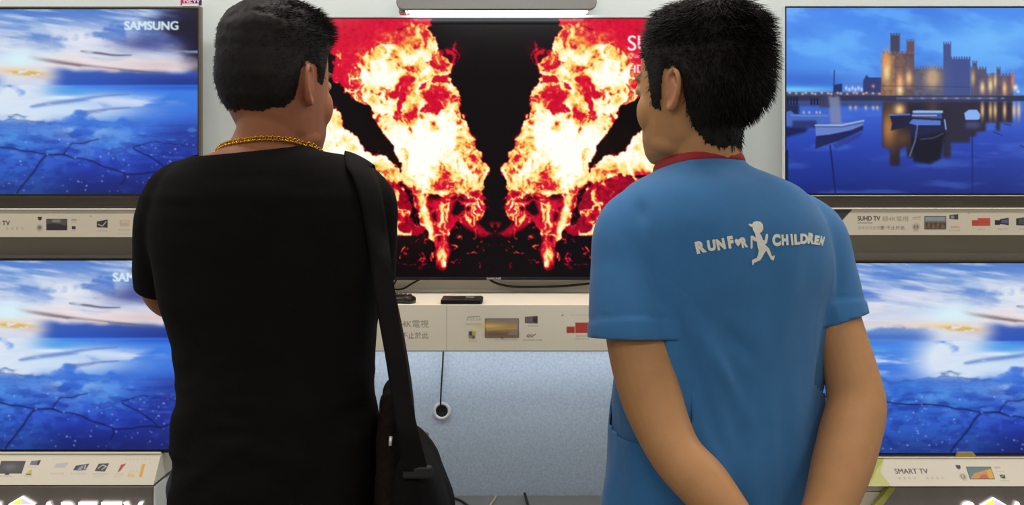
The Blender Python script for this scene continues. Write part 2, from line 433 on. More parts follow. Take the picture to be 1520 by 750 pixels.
    J.mix(sstep(380, 494, x)*sstep(150, 190, y)*.65*sstep(.3, .6, fbm2(x/50, y/30, 4, 59)+.1), (40, 46, 130))
    J.mix(sstep(.52, .7, fbm2(x/40, y/5, 4, 61))*sstep(150, 200, y)*.22, (22, 36, 118))
    J.mix(sstep(.55, .75, fbm2(x/20, y/12, 5, 63))*sstep(190, 240, y)*.35, (60, 92, 210)); J.mix(sstep(.48, .66, fbm2(x/14, y/7, 5, 67))*sstep(175, 205, y)*.40, (26, 44, 140)); J.mix(sstep(.54, .72, fbm2(x/26, y/9, 5, 69))*sstep(165, 185, y)*sstep(240, 205, y)*.5, (96, 150, 234))
    J.mix(sstep(235, 278, y)*.35, (22, 28, 84))
    cr = (14, 18, 62)
    for pl, wd in ((((130, 203), (160, 207), (195, 207), (230, 212), (265, 218), (292, 219)), 2.6), (((292, 219), (300, 208), (306, 202), (345, 197)), 2.2),
                   (((292, 219), (320, 226), (345, 233), (382, 246)), 3.0), (((265, 221), (245, 246), (222, 276)), 4.4), (((382, 246), (384, 256), (379, 264)), 3.2),
                   (((382, 247), (430, 246), (470, 243)), 3.2), (((398, 208), (420, 221), (441, 236), (460, 250)), 2.8), (((398, 206), (430, 200), (470, 205)), 1.4),
                   (((80, 214), (110, 207), (130, 203)), 1.6), (((0, 232), (40, 226), (80, 214)), 1.4), (((20, 276), (60, 240), (80, 214)), 2.4)):
        J.line(pl, wd*.75, cr, .62, 4)
    sp = np.random.RandomState(5)
    for _ in range(150):
        sx, sy = sp.uniform(0, 494), sp.uniform(196, 274)
        J.glow(sx, sy, sp.uniform(.8, 1.6), sp.uniform(.7, 1.2), (190, 210, 245), sp.uniform(.25, .9))
    I.mix(wv, J.a)
    return I

def paint_fire():
    I = Img(393, 28, 1077, 411, 1.0); x, y = I.X, I.Y
    x = np.where(x > 735, 1470-x, x)                       # the picture is its own mirror image
    J = Img(393, 28, 736, 411, 1.0)
    # warp
    q1 = fbm2(J.X/26, J.Y/26, 5, 71)-.5; q2 = fbm2(J.X/26, J.Y/26, 5, 77)-.5
    def soft(pts, b, warp=26):
        K = Img(393, 28, 736, 411, 1.0); K.X = K.X+q1*warp; K.Y = K.Y+q2*warp
        return J.blur(K.mask_poly(pts), b)
    red = soft(((470, 20), (645, 20), (640, 50), (612, 66), (585, 92), (560, 110), (548, 150), (530, 158), (505, 128), (490, 90)), 5, 30)
    body = soft(((528, 92), (560, 70), (600, 60), (612, 40), (640, 45), (662, 72), (676, 110), (688, 150), (690, 185), (697, 215), (719, 250), (722, 264), (712, 276), (690, 284), (668, 292), (640, 290), (606, 275), (588, 240), (562, 200), (540, 150)), 5, 34)
    low = soft(((602, 268), (700, 268), (722, 290), (722, 315), (712, 328), (690, 322), (675, 345), (664, 398), (652, 372), (634, 345), (617, 318)), 4, 36)
    tail = soft(((640, 300), (680, 300), (668, 340), (672, 372), (662, 398), (652, 390), (650, 350)), 3, 24)
    side = soft(((400, 130), (470, 150), (503, 158), (516, 190), (545, 222), (590, 250), (604, 268), (590, 282), (560, 262), (520, 255), (400, 300)), 4, 24)
    lside = soft(((400, 255), (560, 255), (594, 268), (606, 300), (612, 332), (640, 345), (600, 352), (560, 350), (400, 360)), 5, 34)
    wisp = soft(((672, 64), (690, 56), (693, 72), (676, 88), (688, 98), (664, 96), (655, 82)), 2, 30)
    wing = soft(((690, 222), (705, 228), (722, 256), (705, 262)), 3, 26)+soft(((668, 318), (700, 322), (722, 345), (738, 352), (715, 352), (690, 338)), 2, 16)
    ember = sstep(.55, .70, fbm2((J.X)/14, (J.Y)/14, 4, 83))*sstep(325, 350, J.Y)*sstep(412, 380, J.Y)*.62
    ember = ember*sstep(.35, .55, fbm2(J.X/50, J.Y/40, 2, 85))
    r1 = ridge2((J.X+q1*40)/26, (J.Y+q2*40)/30, 4, 87); r2 = ridge2((J.X+q1*30)/15, (J.Y+q2*30)/22, 4, 93)
    n = fbm2((J.X+q1*30)/30, (J.Y+q2*30)/30, 5, 97)
    spots = sstep(.57, .68, fbm2((J.X+q1*22)/17, (J.Y+q2*22)/14, 4, 103))
    fr = (fbm2((J.X+q1*18)/9, (J.Y+q2*18)/9, 4, 141)-.5)
    red, body, low, side, lside = [sstep(.34, .62, k_+fr*1.5*(1-np.abs(2*k_-1))) for k_ in (red, body, low, side, lside)]
    red = red*(1+.75*J.blur(body, 22)); low = np.clip(low, 0, 1)
    h = np.zeros(J.X.shape)
    h = np.maximum(h, red*(.41+.10*fr+.10*(r1-.5)+.42*sstep(.50, .80, r2)*np.clip(sstep(70, 112, J.Y)+.6*sstep(600, 640, J.X)+.7*sstep(520, 500, J.X)*sstep(60, 100, J.Y), 0, 1)))
    hot = .665+.36*(r1-.45)+.50*(n-.5)+.30*(r2-.45)+.5*fr
    r3 = ridge2((J.X+q1*24)/8, (J.Y+q2*24)/10, 3, 167); hot = hot+.34*(r3-.45)
    for cx, cy, rr, s_ in ((556, 112, 34, .34), (622, 95, 26, .32), (658, 205, 36, .50), (604, 205, 30, .42), (626, 245, 26, .40), (690, 255, 26, .22), (655, 160, 18, .1), (572, 165, 26, .2)):
        hot = hot+s_*np.exp(-(((J.X-cx)**2+(J.Y-cy)**2)/rr**2))
    hot = hot-spots*.5*np.exp(-(((J.X-625)/48)**2+((J.Y-142)/36)**2))-spots*.22
    for cx, cy, rx, ry in ((597, 128, 13, 15), (606, 104, 16, 7), (650, 148, 22, 12), (612, 180, 10, 20), (646, 188, 9, 12)):
        K = np.exp(-(((J.X+q1*30-cx)/rx)**2+((J.Y+q2*30-cy)/ry)**2)**2)
        hot = hot-.40*K
    h = np.maximum(h, body*np.maximum(hot, .40+.06*fr))
    h = np.maximum(h, low*(.37+.62*sstep(.50, .84, r1)+.30*sstep(.55, .8, r2)-.25*sstep(.5, .38, n)+.16*(n-.5)-.30*np.exp(-(((J.X-645)/12)**2+((J.Y-288)/10)**2))-.3*np.exp(-(((J.X-690)/12)**2+((J.Y-290)/9)**2))))
    h = np.maximum(h, low*np.exp(-((J.X-622-0.25*(J.Y-280))/10)**2)*(.34+.75*r1+.5*(r2-.4)))
    h = np.maximum(h, tail*(.45+.45*sstep(.4, .8, r2)))
    h = np.maximum(h, side*(.70+.45*(r2-.4)+.5*fr+.5*(n-.5)+.3*np.exp(-(((J.X-500)/70)**2+((J.Y-225)/30)**2))-.15*spots))
    h = np.maximum(h, lside*(.30+.55*sstep(.5, .8, r1)))
    h = np.maximum(h, wisp*(.16+.30*sstep(.45, .8, r2))); h = np.maximum(h, wing*(.34+.5*sstep(.5, .8, r2)))
    curl = ridge2((J.X+q1*60)/16, (J.Y+q2*60)/16, 4, 151)
    emb2 = sstep(.58, .78, curl)*sstep(.36, .52, fbm2(J.X/22, J.Y/18, 4, 153))*sstep(318, 345, J.Y)*sstep(411, 385, J.Y)*sstep(395, 470, J.X)
    h = np.maximum(h, emb2*(.42+.35*r2))
    aura = np.clip(J.blur(body+low+side, 9)*1.5, 0, 1); h = np.maximum(h, aura*sstep(.60, .80, curl)*.50)
    h = h-.20*sstep(.72, .88, ridge2((J.X+q1*44)/34, (J.Y+q2*44)/40, 4, 161))*(h > .5)*sstep(1.25, .95, h)
    h = np.clip(h+(fbm2(J.X/4, J.Y/4, 3, 113)-.5)*.22*sstep(.2, .4, h), 0, 1.2)
    stops = [(0, (17, 11, 12)), (.14, (22, 10, 13)), (.26, (120, 4, 24)), (.36, (206, 8, 48)), (.48, (222, 18, 56)), (.54, (228, 52, 58)), (.61, (240, 138, 66)), (.69, (250, 204, 92)), (.79, (254, 234, 140)), (.92, (255, 251, 218)), (1.05, (255, 255, 248)), (1.3, (255, 255, 252))]
    xs = [s_[0] for s_ in stops]
    J.a = np.stack([np.interp(h, xs, [s_[1][c] for s_ in stops]) for c in range(3)], -1)/255.0
    # unfold
    ix = np.clip(((x-393)/343*J.w).astype(int), 0, J.w-1); iy = np.clip(((y-28)/383*J.h).astype(int), 0, J.h-1)
    I.a = J.a[iy, ix]
    I.text('SUHD TV', 931, 75, 22, (255, 250, 250), .95, sx=.95, bold=.02)
    I.text('Quantum dot', 932, 86, 6.6, (255, 240, 240), .9, bold=.01)
    I.text('HDR', 932, 108, 11.5, (255, 250, 240), .95, bold=.03)
    return I

def paint_castle():
    I = Img(1167, 12, 1656, 287, 1.0); x, y = I.X, I.Y
    n = fbm2(x/90, y/34, 5, 121); n2 = fbm2((x+y)/70, (y-0.25*x)/26, 5, 127)
    t = np.clip((y-12)/130, 0, 1)[..., None]
    I.a = (np.array((74, 136, 236))*(1-t)+np.array((70, 130, 228))*t)/255.0
    I.mix(sstep(.42, .66, n2)*.7, (104, 174, 250)); I.mix(sstep(.5, .7, n)*.35, (58, 112, 214))
    I.glow(1240, 75, 70, 34, (108, 180, 252), .55); I.glow(1470, 60, 90, 32, (116, 190, 252), .7)
    I.mix(np.exp(-((y-118)/12)**2)*sstep(1340, 1240, x)*.55, (58, 98, 196)); I.mix(np.exp(-((y-122)/12)**2)*sstep(1450, 1500, x)*.5, (52, 92, 200))
    I.glow(1170, 133, 65, 4.5, (110, 200, 250), 1)
    # town and bridge
    I.poly(((1238, 126), (1250, 124), (1250, 142), (1238, 142)), (42, 52, 110))
    I.poly(((1254, 124), (1280, 121), (1282, 140), (1254, 140)), (84, 124, 214))
    for k in range(6): I.glow(1256+k*4.6, 131+(k % 2)*2, 1.8, 3, (210, 232, 255), .9)
    I.poly(((1281, 120), (1286, 111), (1290, 115), (1308, 115), (1308, 141), (1281, 141)), (52, 62, 118)); I.glow(1296, 128, 2.2, 2.4, (240, 150, 110), .9)
    I.rect(1167, 137, 1310, 143, (74, 74, 104))
    for k in range(18): I.glow(1172+k*7.6+(k*37 % 5), 138+(k % 3)*.7, 1.9, 1.4, (255, 214, 190), .9)
    I.rect(1600, 120, 1656, 142, (46, 60, 120))
    # castle
    def cren(x0, x1, yt, h, n_): 
        out = []; wd = (x1-x0)/(2*n_-1)
        for k in range(n_): out += [(x0+2*k*wd, yt), (x0+(2*k+1)*wd, yt), (x0+(2*k+1)*wd, yt+h), (x0+(2*k+2)*wd, yt+h)]
        return out[:-1]+[(x1, yt+h)]
    st1 = (98, 84, 96); st2 = (78, 80, 120); st3 = (70, 84, 142)
    def block(x0, x1, y0, y1, col, n_, h=3.6): I.poly(cren(x0, x1, y0, h, n_)+[(x1, y1), (x0, y1)], col)
    block(1356, 1402, 98, 143, (92, 92, 118), 11, 4)
    block(1321.5, 1335.5, 49, 82, (72, 68, 96), 4); block(1345.5, 1357, 58, 84, (104, 80, 92), 4)
    I.poly(cren(1310, 1357, 76, 3.5, 9)+[(1357, 143), (1307, 143)], (118, 92, 88))
    I.poly(((1310, 80), (1328, 82), (1328, 143), (1307, 143)), (150, 110, 84)); I.poly(((1343, 80), (1357, 80), (1357, 143), (1343, 143)), (104, 84, 92))
    block(1400, 1411.5, 62, 100, st3, 4); I.poly(cren(1411, 1440, 84, 3.5, 8)+[(1440, 144), (1400, 144), (1400, 92)], st3)
    I.poly(((1411, 88), (1440, 88), (1440, 144), (1418, 144)), (66, 80, 140), .7)
    block(1443, 1450, 90, 110, st2, 3); block(1440.5, 1464, 99, 143, (88, 82, 112), 6)
    block(1479, 1485, 99, 112, st2, 3); block(1471.5, 1477, 108, 116, st2, 2); block(1464, 1504, 109, 143, (96, 86, 108), 9)
    I.mix(sstep(.45, .7, fbm2(x/5, y/5, 4, 131))*.25*np.clip(I.mask_poly(((1307, 80), (1356, 80), (1356, 143), (1307, 143)))+I.mask_poly(((1356, 103), (1400, 103), (1400, 143), (1356, 143)))+I.mask_poly(((1441, 112), (1504, 114), (1504, 143), (1441, 143))), 0, 1), (50, 44, 70))
    for cx, cy, rx, ry, c in ((1316, 104, 6, 18, (255, 226, 150)), (1315, 88, 5, 12, (230, 150, 90)), (1335.5, 120, 5, 11, (250, 176, 120)), (1335.5, 134, 5, 8, (255, 226, 160)), (1349, 116, 5, 11, (255, 200, 130)), (1384, 116, 7, 11, (255, 226, 160)), (1384, 116, 13, 14, (180, 150, 120)),
                            (1444, 116, 3, 11, (200, 170, 110)), (1458, 130, 3.5, 9, (255, 214, 160)), (1470, 127, 3.5, 11, (252, 224, 160)), (1477, 121, 2.4, 11, (240, 204, 140)), (1491, 131, 3.2, 10, (255, 200, 130)), (1503, 120, 2.5, 13, (220, 130, 90)), (1507, 130, 3.5, 4, (255, 240, 220)), (1511, 136, 2, 2, (255, 230, 200))):
        I.glow(cx, cy, rx, ry, c, .92)
    I.line(((1307, 127.5), (1440, 129.5)), 1.0, (60, 50, 66), .6)
    I.rect(1167, 142, 1656, 151, (50, 54, 84)); I.rect(1330, 144, 1480, 148, (84, 92, 128), .8)
    for k in range(9): I.glow(1352+k*17, 146, 3, 1.2, (140, 160, 214), .8)
    # water
    t = np.clip((y-150)/136, 0, 1)
    A = np.array((64, 110, 214)); B = np.array((44, 70, 178)); C_ = np.array((28, 42, 120))
    wc = np.where(t[..., None] < .45, A+(B-A)*(t/.45)[..., None], B+(C_-B)*((t-.45)/.55)[..., None])
    wm = sstep(149.5, 151, y); I.mix(wm, wc/255.0)
    I.mix(wm*sstep(.5, .72, fbm2(x/80, y/14, 4, 137))*.35, (84, 124, 220))
    I.mix(wm*sstep(1460, 1600, x)*.25, (70, 110, 210))
    # reflected castle
    R = [(1310, 150), (1310, 218), (1321, 222), (1321, 246), (1335, 246), (1335, 222), (1345, 216), (1347, 234), (1356, 234), (1356, 200), (1400, 200), (1400, 234), (1411, 234), (1411, 212), (1439, 212), (1440, 203), (1449, 203), (1449, 196), (1463, 195), (1463, 182), (1478, 182), (1478, 194), (1484, 194), (1484, 182), (1503, 182), (1503, 150)]
    rm = I.mask_poly(R, 1.0); I.mix(rm*.94, (44, 38, 52)); I.mix(rm*sstep(150, 165, y)*sstep(1420, 1380, x)*.5, (30, 24, 32))
    I.mix(rm*np.exp(-((x-1319)/12)**2-((y-190)/28)**2)*.85, (196, 132, 70)); I.mix(rm*np.exp(-((x-1335)/8)**2-((y-163)/9)**2)*.95, (255, 206, 130)); I.mix(rm*np.exp(-((x-1340)/14)**2-((y-205)/14)**2)*.5, (130, 84, 44))
    I.mix(rm*np.exp(-((x-1384)/9)**2-((y-168)/18)**2)*.35, (150, 110, 90))
    for cx in (1458, 1470, 1477, 1491, 1505, 1512): I.mix(wm*np.exp(-((x-cx)/2.6)**2-((y-164)/12)**2)*.85, (250, 206, 140))
    for cx in (1296, 1302, 1285, 1270, 1262): I.mix(wm*np.exp(-((x-cx)/2)**2-((y-159)/4)**2)*.85, (230, 206, 190))
    I.rect(1167, 150, 1312, 158, (58, 64, 104), .75, 1)
    # piers at the far left
    for k in range(4): I.rect(1168+k*4.5, 144, 1170.5+k*4.5, 156, (26, 30, 62))
    for k in range(5): I.rect(1203+k*4.5, 146, 1205.5+k*4.5, 156, (26, 30, 62))
    I.rect(1167, 156, 1186, 170, (32, 36, 72), .9, 1)
    # boats
    I.poly(((1167, 166), (1174, 164), (1180, 170), (1228, 168), (1230, 182), (1200, 190), (1167, 188)), (72, 104, 190)); I.line(((1174, 171), (1200, 172), (1228, 172)), 1.4, (110, 140, 216)); I.rect(1176, 179, 1212, 190, (40, 44, 92), .8, 1); I.poly(((1167, 188), (1200, 190), (1196, 196), (1167, 204)), (26, 32, 78), .9, .8)
    for cx in (1193, 1201, 1212, 1217): I.glow(cx, 167, 1.3, 2, (255, 214, 180), .8)
    I.poly(((1228, 143), (1246, 143), (1249, 184), (1233, 184)), (132, 136, 168), .8, 1.2); I.poly(((1216, 144), (1229, 143), (1232, 160), (1216, 160)), (62, 62, 96), .9, 1)
    I.poly(((1210, 186), (1282, 180), (1281, 186), (1262, 194), (1230, 200), (1211, 202)), (104, 128, 200)); I.line(((1210, 186), (1250, 186), (1282, 179)), 2.0, (172, 190, 232), .9); I.line(((1211, 188), (1250, 188.5), (1281, 182)), 1.2, (46, 54, 110), .9)
    I.poly(((1211, 202), (1232, 200), (1264, 193), (1281, 186), (1281, 193), (1250, 207), (1210, 221)), (34, 38, 84), .95); I.poly(((1236, 214), (1282, 195), (1274, 206), (1240, 221)), (46, 62, 142), .8)
    I.line(((1238.5, 105), (1237, 144)), 1.4, (40, 50, 96)); I.line(((1232, 216), (1236, 250), (1240, 287)), 2.0, (22, 28, 72), .9); I.line(((1168.5, 224), (1168, 282)), 3, (20, 26, 70), .9)
    I.poly(((1320, 170), (1366, 168), (1350, 188), (1322, 194), (1324, 184)), (30, 32, 62)); I.line(((1320, 171), (1350, 170)), 2.2, (96, 120, 200))
    I.poly(((1355, 166), (1362, 163), (1398, 166), (1398, 176), (1353, 174)), (60, 82, 150)); I.line(((1356, 166), (1398, 166)), 3.4, (150, 190, 246)); I.line(((1354, 171.5), (1390, 171.5)), 1.6, (196, 186, 190))
    I.poly(((1349, 182), (1354, 175), (1398, 177), (1404, 184), (1403, 194), (1390, 200), (1352, 204)), (30, 34, 70)); I.poly(((1349, 183), (1355, 177), (1396, 179), (1396, 186), (1360, 186)), (84, 118, 200)); I.line(((1402, 178), (1404, 192)), 1.8, (150, 180, 236))
    I.poly(((1352, 204), (1403, 196), (1396, 236), (1380, 244), (1356, 240)), (20, 18, 30), .93, 1)
    I.line(((1362, 185), (1358, 210), (1350, 232)), 1.8, (120, 132, 190), .8); I.line(((1366, 207), (1385, 205), (1400, 198)), 1.2, (120, 116, 160), .7)
    I.poly(((1431, 168), (1438, 163), (1450, 163), (1455, 170), (1454, 177), (1445, 180), (1433, 178)), (136, 174, 240)); I.line(((1433, 179), (1454, 179)), 2, (30, 34, 76)); I.rect(1433, 181, 1454, 190, (86, 98, 150), .6, 1.5); I.line(((1443, 200), (1443, 287)), 1.6, (22, 34, 92), .85)
    for a in ((1474, 196, 1487, 201), (1514, 216, 1524, 221), (1490, 184, 1500, 186)): I.line(((a[0], a[1]), (a[2], a[3])), 1.6, (26, 34, 88), .7)
    return I
# ------------------------------------------------------------------ televisions
def rect_ring(o, i, y0, y1):
    """frame between the outer rectangle o and the inner rectangle i (x0, z0, x1, z1), from depth y0 (front) to y1"""
    def c(r, y): return [(r[0], y, r[1]), (r[2], y, r[1]), (r[2], y, r[3]), (r[0], y, r[3])]
    V = c(o, y0)+c(i, y0)+c(o, y1)+c(i, y1); Fc = []
    for k in range(4):
        n = (k+1) % 4
        Fc += [(k, n, 4+n, 4+k), (8+k, 12+k, 12+n, 8+n), (k, 8+k, 8+n, n), (4+k, 4+n, 12+n, 12+k)]
    return V, Fc
def television(label, rect, D, bez, fm, img, crop=None, inner=3.0, tab=None, logo=False, group=None):
    x0, y0, x1, y1 = rect
    xa, xb, za, zb = X(x0, D), X(x1, D), Z(y1, D), Z(y0, D); s = D/F
    l, r, t, b = [q*s for q in bez]
    root = empty('television', ((xa+xb)/2, D, za-b), label, 'television', group)
    o = (xa-l, za-b, xb+r, zb+t); i = (xa, za, xb, zb); e = inner*s
    im = (xa-min(e, l*.8), za-b*.97, xb+min(e, r*.8), zb+min(e, t*.6))
    m = MB(); m.raw(*rect_ring(o, im, D-0.006, D+0.016))
    bmesh.ops.bevel(m.bm, geom=[q for q in m.bm.edges if all(abs(v.co.y-(D-0.006)) < 1e-6 for v in q.verts)], offset=0.0012, segments=2, affect='EDGES')
    m.build('frame', fm, root)
    MB().raw(*rect_ring(im, i, D-0.0035, D+0.02)).build('inner_bezel', M['black'], root)
    MB().box((o[0]+.07, D+0.012, o[1]+.05), (o[2]-.07, D+0.046, o[3]-.06), 0.006).box((o[0]+.004, D+0.006, o[1]+.004), (o[2]-.004, D+0.015, o[3]-.004), 0.003).build('back_housing', M['black'], root)
    MB().box(((xa+xb)/2-.15, D+0.04, (za+zb)/2-.12), ((xa+xb)/2+.15, WALL, (za+zb)/2+.12), 0.004).build('wall_bracket', M['matte'], root)
    picture('screen', img, lambda u, v: (xa+(xb-xa)*u, D-0.001, zb+(za-zb)*v), M['screen'], root)
    if logo:
        MB().box((o[0]-.0005, D-.0068, o[1]-.0005), (o[2]+.0005, D+.0165, za-.0004), .0008).build('lower_bezel', M['black'], root)
        V, T = letters('SAMSUNG', .02); h = 3.2*s; cx = X(733, D); V = V*h; wv = V[:, 0].max()
        me = mesh_np('brand_lettering', [(cx-wv/2+v[0], D-0.0075, za-b*.88+v[1]) for v in V], [tuple(q) for q in T]); link('brand_lettering', me, M['logo'], root)
    if tab:
        a0, a1, b0, b1, q0, q1 = tab
        MB().prism([(X(a0, D), Z(q0, D)), (X(a1, D), Z(q0, D)), (X(b1, D), Z(q1, D)), (X(b0, D), Z(q1, D))], 'y', D-0.016, D-0.006, 0.0008).build('badge', M['gold'], root)
    return root
DT = 2.90
lake_a = paint_lake(); lake_a.text('SAMSUNG', 0, 26+4.5, 12.2, (214, 234, 246), .95, sx=1.0, bold=.055, right=464)
lake_b = paint_lake()
television('upper left television with silver frame showing a cloudy salt lake and white brand letters', (-193, 14, 294, 288), DT, (5, 4.5, 4, 4.5), M['bronze'], lake_a, inner=1.5)
television('lower left television partly behind the man in black, showing the cloudy salt lake', (-210, 387, 277, 667), DT, (3, 3, 3, 4), M['black'], lake_a, inner=3)
television('lower right television with gold badge on its bottom edge showing sunset over a salt lake', (1183, 391, 1690, 672.5), DT, (4, 4, 4.5, 4), M['bronze'], lake_b, inner=3.5, tab=(1415, 1447, 1419, 1441, 677.5, 669.5))
television('large middle television showing mirrored red and white flames on black', (393, 28, 1077, 411), DT, (4, 4, 5, 4.5), M['white'], paint_fire(), inner=1.2, logo=True)
television('upper right television with thin white frame showing a floodlit castle by a harbour at dusk', (1167, 12, 1656, 287), DT, (4, 4, 3.5, 4), M['white'], paint_castle(), inner=2.5)

# NEW ticket standing on the upper left set
I = Img(268, -14, 299.5, 8, 3); I.a = (np.array((190, 30, 96))*(1-(I.X-268)[..., None]/31)+np.array((44, 34, 84))*((I.X-268)[..., None]/31))/255
I.text('NEW', 272, 4.3, 7.0, (250, 235, 235), 1, bold=.02, sx=1.05)
tk = empty('shelf_ticket', P(284, 9, 2.895), 'small magenta and purple NEW ticket standing on top of the upper left television', 'ticket')
MB().box(P(268, 8, 2.8985), P(299.5, -14, 2.9020), .0006).build('card', M['white'], tk)
picture('printed_face', I, lambda u, v: P(268+31.5*u, -14+22*v, 2.8980), M['print'], tk)
MB().box(P(270, 9.3, 2.8975)+Vector((0, 0, 0)), P(297, 6.5, 2.912), .0008).build('foot', M['white'], tk)

# ------------------------------------------------------------------ shelves with printed cards on their fronts
CARD = (218, 206, 184)
def gl(I, x, y, n, h, al=.55, col=(120, 112, 100), sp=1.55, st='都會影院智慧高清'):
    for k in range(n): I.text(st[k % len(st)], x+k*h*sp, y, h*.9, col, al)
def small_tv(I, x0, y0, x1, y1, col, kind=0):
    I.rect(x0, y0, x1, y1, (38, 34, 36)); I.rect(x0+.8, y0+.8, x1-.8, y1-1, col)
def shelf_unit(name, label, cat, px0, px1, ya, yb, Da, Db, card, back=WALL, lip=0.0, group=None):
    za, zb = Z(ya, Da), Z(yb, Db); x0, x1 = X(px0, Da), X(px1, Da)
    root = empty(name, ((x0+x1)/2, Db, zb), label, cat, group)
    MB().prism([(Da, za), (back, za), (back, zb), (Db, zb)], 'x', x0, x1, 0.0012).build('shelf_board', M['shelf'], root)
    q = 0.0012
    picture('printed_card', card, lambda u, v: (X(card.x0+(card.x1-card.x0)*u, Da), Da+(Db-Da)*v-q, za+(zb-za)*v), M['print'], root)
    if lip: MB().box((x0, Da-.005, za), (x1, Da+.003, za+lip), .001).build('card_rail', M['shelf'], root)
    return root
DS = 2.74
# upper left
I = Img(-190, 312, 300, 352, 2, CARD)
I.text('SUHD TV', -25, 334.5, 6.6, (40, 34, 34), .9, right=15, bold=.02); gl(I, 9, 341, 4, 3.4, .45, sp=2.2)
small_tv(I, 69, 325, 100, 342, (92, 84, 84)); I.poly(((70, 333), (80, 331), (99, 335), (99, 341), (70, 341)), (54, 42, 44)); I.rect(78, 326, 90, 330, (170, 160, 158), .8, 1)
I.poly(((56, 322), (62.5, 322), (62, 326), (59.5, 327.5), (57, 326)), (48, 42, 42)); I.glow(59, 338, 3, 3, (70, 66, 56), .95); I.glow(59, 338, 1.2, 1.2, (190, 170, 90), .8)
I.rect(106, 325, 114, 328, (176, 168, 156)); I.rect(107, 336, 112.5, 340.5, (60, 54, 56)); gl(I, 105, 331, 4, 1.5, .4); gl(I, 56, 344, 3, 1.4, .4); gl(I, 106, 344, 3, 1.4, .4)
I.poly(((144, 329), (160, 326), (160, 338), (144, 337.5)), (58, 54, 56)); I.line(((146, 333), (152, 336), (158, 329)), 1.4, (206, 198, 186)); gl(I, 145, 343.5, 5, 2, .5)
I.rect(178, 327, 192, 336, (200, 178, 156)); I.rect(180, 328, 191, 331, (214, 196, 178)); gl(I, 177, 342.5, 5, 2, .45); gl(I, 176, 348.5, 6, 1.6, .35)
I.line(((-190, 316), (300, 316)), .6, (178, 168, 150)); I.glow(135, 321, .8, .8, (120, 110, 100), .8)
shelf_unit('display_shelf', 'narrow cream display shelf with a printed strip between the two left televisions', 'shelf', -190, 300, 312, 352, DS, DS, I, lip=.004)
# upper right
I = Img(1196, 311, 1740, 349, 2, CARD)
I.poly(((1196, 311), (1265, 311), (1240, 338), (1226, 349), (1196, 349)), (58, 54, 58)); I.poly(((1241, 337), (1250, 330), (1257, 347), (1229, 347)), (142, 138, 130))
I.text('SUHD TV', 1272.5, 327.6, 6.6, (44, 36, 34), .95, sx=.84, bold=.03); I.line(((1273, 331), (1294, 331)), .7, (90, 82, 76)); I.text('超4K電視', 1309, 327.8, 5.4, (120, 110, 100), .75, sx=1.2)
gl(I, 1273, 340.5, 6, 4, .55, sp=1.4); I.text('要·不止於此', 1306, 340.5, 4.2, (70, 62, 60), .8, sx=1.15)
gl(I, 1354, 326.5, 4, 2.2, .5); I.line(((1355, 323), (1366, 322)), 1, (150, 142, 130)); I.glow(1359.5, 337, 3.6, 3.6, (70, 60, 54), .9); I.rect(1358.6, 333.5, 1360.4, 340, CARD, .8); gl(I, 1356, 343.5, 3, 1.6, .5)
small_tv(I, 1372, 321, 1404, 340.5, (150, 160, 162)); I.rect(1373, 329, 1403, 339.5, (104, 80, 62), 1, 1)
for k in range(9): I.glow(1375+k*3.4, 333+(k*5 % 4), 1.4, 2.4, (170, 120, 70) if k % 2 else (70, 54, 46), .8)
I.poly(((1409, 319.5), (1422, 318), (1422, 326), (1409, 325)), (70, 64, 66)); I.rect(1411, 320.5, 1416, 324.5, (150, 146, 146)); gl(I, 1411, 338.5, 4, 2.2, .8, (170, 60, 50)); gl(I, 1408, 343, 7, 1.6, .6)
I.rect(1442.5, 327, 1451, 335.5, (196, 70, 54)); I.rect(1451, 324, 1469.5, 335.5, (204, 78, 60)); I.line(((1442, 330), (1470, 330)), .5, (160, 60, 50)); gl(I, 1451, 341.5, 4, 1.8, .55)
I.rect(1476.5, 327, 1484, 334, (44, 40, 44)); I.poly(((1484, 325.5), (1497, 323.5), (1497, 334.5), (1484, 332.5)), (40, 38, 48)); I.poly(((1486, 327), (1496, 325.5), (1496, 332), (1486, 331)), (96, 96, 140)); gl(I, 1481, 341, 5, 1.8, .55)
I.poly(((1508, 324.5), (1520, 323), (1530, 324), (1530, 335), (1508, 334.5)), (50, 46, 50)); I.rect(1512, 325, 1540, 333, (84, 80, 84)); gl(I, 1512, 341, 5, 1.8, .55)
I.glow(1438, 317, .9, .7, (130, 120, 108), .9)
shelf_unit('display_shelf', 'narrow cream display shelf with dark corner patch under the castle television', 'shelf', 1196, 1740, 311, 349, DS, DS, I, lip=.004)
# lower left
Da, Db = 2.885, 2.825
I = Img(-190, 673, 239, 720, 2, CARD)
I.line(((-190, 676), (239, 676)), .7, (176, 166, 150))
small_tv(I, 6, 684, 42, 703, (66, 62, 64)); I.glow(22, 693, 10, 5, (110, 106, 108), .8); I.rect(18, 703, 24, 705, (40, 36, 38)); gl(I, 8, 708, 8, 1.8, .5)
I.poly(((50, 684), (64, 682.5), (63, 690.5), (50, 690)), (112, 106, 120)); I.poly(((60, 683), (64, 682.5), (63, 690), (60, 689)), (40, 36, 50)); gl(I, 48, 694, 5, 1.6, .5); I.poly(((52, 698), (55, 697), (57, 704), (48, 704.5)), (206, 178, 40)); I.line(((49, 704), (56, 704.5)), 1.2, (60, 50, 40)); gl(I, 47, 708, 5, 1.6, .5)
I.poly(((88, 688), (106, 686), (103, 694), (86, 694)), (188, 182, 184)); gl(I, 84, 704, 7, 1.9, .55)
I.poly(((118, 691), (137, 688), (134, 698), (116, 698)), (60, 54, 74)); I.poly(((124, 693), (130, 690), (128, 699), (121, 699)), (150, 146, 160)); I.rect(131, 690, 133, 697, (190, 184, 176)); gl(I, 114, 704, 8, 1.9, .55)
